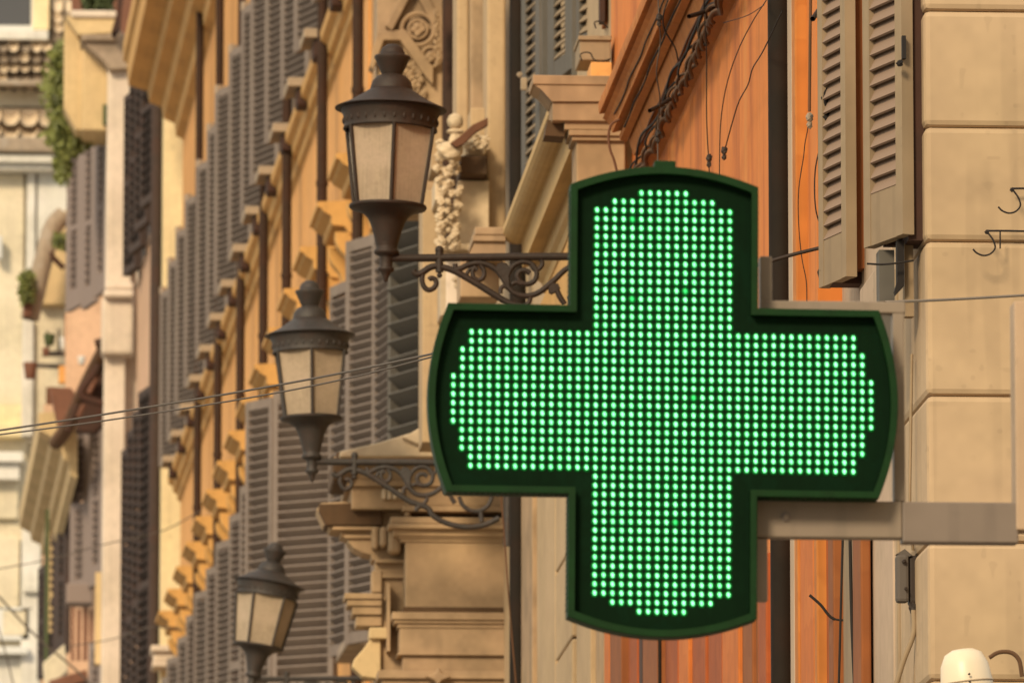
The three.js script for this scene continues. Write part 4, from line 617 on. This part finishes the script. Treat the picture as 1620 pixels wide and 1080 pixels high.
{
  const b = thing('balcony_house', 'pale narrow house front with pots on its little balcony and a sloping gutter', 'building', P(85, 620, 150).toArray());
  mesh('wall', fb(42, 455, 112, 700, 150, 3), mat.kWall, b, W);
  mesh('upper_wall', fpoly([[104, 330], [104, 480], [62, 480], [90, 370]], 149.6, 2, 0.02), mat.paleOchre, b, W);
  mesh('gutter', tubeP([[102, 338], [84, 358], [68, 410], [54, 470], [46, 505]], 0.19, 148.5, 40, 8), mat.tileDark, b, W);
  mesh('gutter_bracket', tubeP([[74, 396], [86, 410], [100, 424]], 0.06, 148.4), mat.darkBrown, b, W);
  mesh('door', fb(102, 498, 140, 540, 147, 0.3), mat.redBrown, b, W);
  mesh('corner_strip', fb(34, 505, 52, 690, 149.8, 0.4, 0.03), mat.kWhite, b, W);
  each('railing', [tubeP([[58, 578], [100, 580]], 0.05, 148), tubeP([[66, 560], [130, 558]], 0.06, 147.6), tubeP([[74, 524], [76, 560]], 0.03, 147.6), tubeP([[92, 520], [93, 560]], 0.03, 147.6)], mat.greyCable, b, W);
  mesh('yellow_panel', fb(92, 578, 107, 606, 147.4, 0.2, 0.02), mat.yellow, b, W);
  mesh('brick_panel', fb(72, 612, 94, 662, 147.4, 0.3, 0.02), mat.board, b, W);
}
const potAt = (x0, y0, x1, y1, Z, m, lab, rim = m) => { const c = P((x0 + x1) / 2, (y0 + y1) / 2, Z), r = (x1 - x0) / 2 * px(Z), h = (y1 - y0) * px(Z); const o = thing('flower_pot', lab, 'pot', c.toArray()); mesh('pot', clean(new THREE.LatheGeometry([[0, -h / 2], [r * 0.72, -h / 2], [r * 0.95, h * 0.3]].map(([a, v]) => new THREE.Vector2(a, v)), 16)), m, o); mesh('pot_rim', clean(new THREE.CylinderGeometry(r, r, h * 0.25, 16)).translate(0, h * 0.4, 0), rim, o); return o; };
potAt(36, 574, 58, 599, 147.5, mat.terracotta, 'large terracotta pot hanging at the outer end of the balcony'); potAt(68, 529, 87, 546, 147.3, mat.leafDark, 'dark green pot on top of the balcony rail'); potAt(66, 550, 78, 563, 147.2, mat.terracotta, 'small terracotta pot below the dark green pot'); potAt(94, 534, 104, 552, 147.1, mat.frameWhite, 'white pot on the balcony rail beside the brown door'); potAt(122, 564, 134, 576, 146.5, mat.frameWhite, 'small white pot beside the canopy edge');

// foliage: small leaves through a volume
function leaves(n, fnPos, size) {
  const pos = [], nor = [], uv = [], v = new THREE.Vector3(), e = new THREE.Euler(), A = [new THREE.Vector3(-0.5, 0, 0), new THREE.Vector3(0.5, 0, 0.1), new THREE.Vector3(0.1, 1, 0)], B = [new THREE.Vector3(-0.5, 0, 0), new THREE.Vector3(0.1, 1, 0), new THREE.Vector3(-0.35, 0.7, -0.12)];
  for (let i = 0; i < n; i++) { const p = fnPos(), s = size * rr(0.6, 1.3); e.set(rr(0, 6.3), rr(0, 6.3), rr(0, 6.3)); for (const tri of [A, B]) { for (const q of tri) { v.copy(q).multiplyScalar(s).applyEuler(e).add(p); pos.push(v.x, v.y, v.z); uv.push(0, 0); } } }
  const g = new THREE.BufferGeometry(); g.setAttribute('position', new THREE.Float32BufferAttribute(pos, 3)); g.setAttribute('uv', new THREE.Float32BufferAttribute(uv, 2)); g.computeVertexNormals(); return g;
}
{
  const o = thing('hanging_ivy', 'bright green ivy hanging down the wall below the ochre cornice', 'plant', P(90, 280, 128).toArray());
  const spot = (list, jx, jy) => () => { const i = Math.floor(rnd() * (list.length - 1)), t = rnd(), a = list[i], c = list[i + 1], w = a[2] * (1 - t) + c[2] * t; return P(a[0] * (1 - t) + c[0] * t + (rnd() + rnd() + rnd() - 1.5) * w * jx, a[1] * (1 - t) + c[1] * t + rr(-6, 6) * jy, 128 + rr(-0.7, 0.7)); };
  mesh('foliage', leaves(1700, spot([[98, 72, 6], [96, 100, 15], [92, 140, 20], [94, 180, 17], [98, 230, 12], [100, 285, 7]], 1.35, 2.2), 0.11), mat.leaf, o, { world: true, uv: 0 });
  mesh('lower_foliage', leaves(1800, spot([[104, 90, 8], [104, 150, 12], [108, 195, 22], [118, 216, 40], [108, 240, 18]], 0.9, 1.4), 0.11), mat.leaf, o, { world: true, uv: 0 });
  mesh('stem', tubeP([[104, 60], [102, 120], [100, 180], [100, 285]], 0.03, 128.2), mat.darkBrown, o, W);
}
{ const o = thing('balcony_plant', 'small yellow-green plant on the end of the sloping gutter', 'plant', P(42, 470, 148).toArray()); mesh('foliage', leaves(500, () => P(42 + rr(-9, 9), 455 + rr(-22, 22), 148 + rr(-0.4, 0.4)), 0.12), mat.leaf, o, { world: true, uv: 0 }); mesh('pot', fb(36, 475, 50, 500, 148, 0.2, 0.03), mat.terracotta, o, W); }
{ const o = thing('roof_plants', 'red and green potted plants on the white coping at the top', 'plant', P(150, 12, 127).toArray()); mesh('foliage', leaves(420, () => P(148 + rr(-18, 30), 4 + rr(-12, 9), 126.6 + rr(-0.3, 0.3)), 0.1), mat.leafDark, o, { world: true, uv: 0 }); each('pots', [fb(136, 4, 150, 16, 126.7, 0.2, 0.02), fb(156, 2, 176, 16, 126.7, 0.2, 0.02)], mat.terracotta, o, W); }
{ const o = thing('gutter_plant', 'small bright green plant behind the upper end of the gutter', 'plant', P(97, 382, 147).toArray()); mesh('foliage', leaves(300, () => P(97 + rr(-10, 8), 382 + rr(-8, 8), 147 + rr(-0.3, 0.3)), 0.12), mat.leaf, o, { world: true, uv: 0 }); mesh('stem', tubeP([[97, 390], [96, 376]], 0.02, 147), mat.leafDark, o, W); }

// pale building closing the street, with tiled roofs
{
  const Z = 165, b = thing('pale_building', 'pale cream building with tiled roofs closing the street at far left', 'building', P(40, 1080, Z).toArray());
  const Q = (n, x0, y0, x1, y1, dz, m, D = 0.6, r = 0.02) => mesh(n, fb(x0, y0, x1, y1, Z + dz, D, r), m, b, W);
  Q('wall', -120, -120, 130, 1200, 0.6, mat.kWall, 4, 0);
  const w = Q('window', -40, -70, 58, 48, 0.2, mat.frameWhite, 0.45); mesh('pane', fb(-30, -60, 48, 39, Z + 0.18, 0.1), mat.pane, w).position.copy(new THREE.Vector3()); w.children[0].position.set(0, 0, 0);
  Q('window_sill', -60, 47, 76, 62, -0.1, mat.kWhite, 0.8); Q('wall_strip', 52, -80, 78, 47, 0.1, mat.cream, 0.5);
  const tg = {}; const half = (r, len) => tg[r + '_' + len] ??= uvBox(clean(new THREE.CylinderGeometry(r, r * 0.86, len, 10, 1, true, -Math.PI / 2, Math.PI).rotateX(Math.PI / 2).rotateX(0)), 1);
  const tileAt = (x, y, r, len, m, pitch) => { const p = P(x, y, Z); const t = new THREE.Mesh(half(r, len), m); t.name = 'tile'; t.position.copy(p.sub(b.position)); t.rotation.set(pitch, 0, 0); t.material.side = THREE.DoubleSide; b.add(t); };
  for (let row = 0; row < 9; row++) for (let i = -1; i < 7; i++) { const x = 4 + i * 17.5 + rr(-1, 1), y = 132 - row * 16; if (y < 64 && x < 82) continue; tileAt(x, y, 0.105, 0.62, rnd() < 0.75 ? mat.tile : mat.tileDark, 0.5 + rr(-0.05, 0.05)); }
  Q('roof', -60, 60, 112, 128, 0.35, mat.tileDark, 0.5, 0); Q('roof', 80, -60, 118, 70, 0.36, mat.tileDark, 0.5, 0);
  Q('gutter', -60, 126, 100, 135, -0.5, mat.tileDark, 0.6, 0.03); Q('wall_band', -60, 135, 100, 168, 0.4, mat.kWall, 0.5, 0);
  for (let i = -1; i < 4; i++) for (let row = 0; row < 2; row++) tileAt(16 + i * 29, 196 - row * 20 + rr(-2, 2), 0.2, 0.75, mat.tile, 0.5);
  Q('roof', -60, 172, 100, 216, 0.2, mat.tileDark, 0.5, 0); Q('gutter', -60, 216, 100, 240, -0.45, mat.tileDark, 0.6, 0.06);
  Q('cornice', -60, 244, 96, 256, -0.3, mat.kWhite, 0.9); Q('cornice', -60, 256, 90, 268, -0.1, mat.kWhite, 0.7);
  Q('pilaster', 40, 270, 54, 680, 0.35, mat.kWhite, 0.4); Q('pilaster_panel', 58, 268, 110, 520, 0.4, mat.kWhite, 0.4); Q('wall_panel', -60, 275, 36, 640, 0.45, mat.kWall, 0.3);
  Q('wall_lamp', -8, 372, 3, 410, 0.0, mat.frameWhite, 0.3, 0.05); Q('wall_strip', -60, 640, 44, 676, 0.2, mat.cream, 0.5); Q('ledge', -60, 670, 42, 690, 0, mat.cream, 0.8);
  Q('cornice', -60, 714, 36, 730, -0.2, mat.kWhite, 0.9); Q('cornice', -60, 732, 30, 758, 0.0, mat.kWhite, 0.7); Q('wall_band', -60, 760, 28, 820, 0.4, mat.kWall, 0.4);
  Q('wall_panel', -60, 850, 30, 960, 0.42, mat.kWall, 0.3); Q('pilaster', 32, 830, 62, 1180, 0.3, mat.kWhite, 0.5); Q('capital', 36, 924, 62, 936, 0.1, mat.kWhite, 0.6);
  const w2 = Q('window', -30, 960, 46, 1012, 0.3, mat.frameWhite, 0.3); mesh('pane', fb(4, 966, 40, 1004, Z + 0.28, 0.1), mat.kWall, w2); Q('window_sill', -40, 1022, 44, 1034, 0.0, mat.frameWhite, 0.7); Q('wall_panel', -60, 1040, 36, 1160, 0.45, mat.kWhite, 0.3);
  for (const q of [w, w2]) q.children.forEach((k) => k.position.set(0, 0, 0));
}

// ---------------------------------------------------------------- overhead cables
wire('upper of two overhead cables crossing in front of the middle lantern', [[-30, 685, 33], [160, 656, 32], [400, 616, 31], [560, 586, 30], [700, 556, 29]], 0.0048, 31, mat.greyCable, 'overhead_cable', 'cable');
wire('lower of two overhead cables crossing in front of the middle lantern', [[-30, 691, 33.2], [160, 666, 32.2], [400, 628, 31.2], [560, 596, 30.2], [700, 560, 29.2]], 0.0038, 31, mat.greyCable, 'overhead_cable', 'cable');
wire('faint thin wire rising across the lower left shutters to the cream wall', [[-10, 901], [80, 884], [160, 862], [260, 838], [320, 806]], 0.008, 100, mat.greyCable);
wire('dark wire slanting down across the pale building at the bottom left', [[-10, 935], [40, 990], [72, 1020], [120, 1060], [150, 1090]], 0.016, 110, mat.greyCable);
wire('faint level wire in front of the pale window at the bottom left', [[-10, 960], [30, 966], [50, 962]], 0.012, 120, mat.greyCable);
wire('thin wire dropping steeply at the bottom left corner', [[-6, 985], [10, 1040], [22, 1090]], 0.012, 115, mat.greyCable);
wire('faint thin wire sagging across the brown shutters at the bottom', [[110, 1022], [180, 1010], [240, 992], [300, 996]], 0.007, 98, mat.greyCable);

renderer.render(scene, camera);
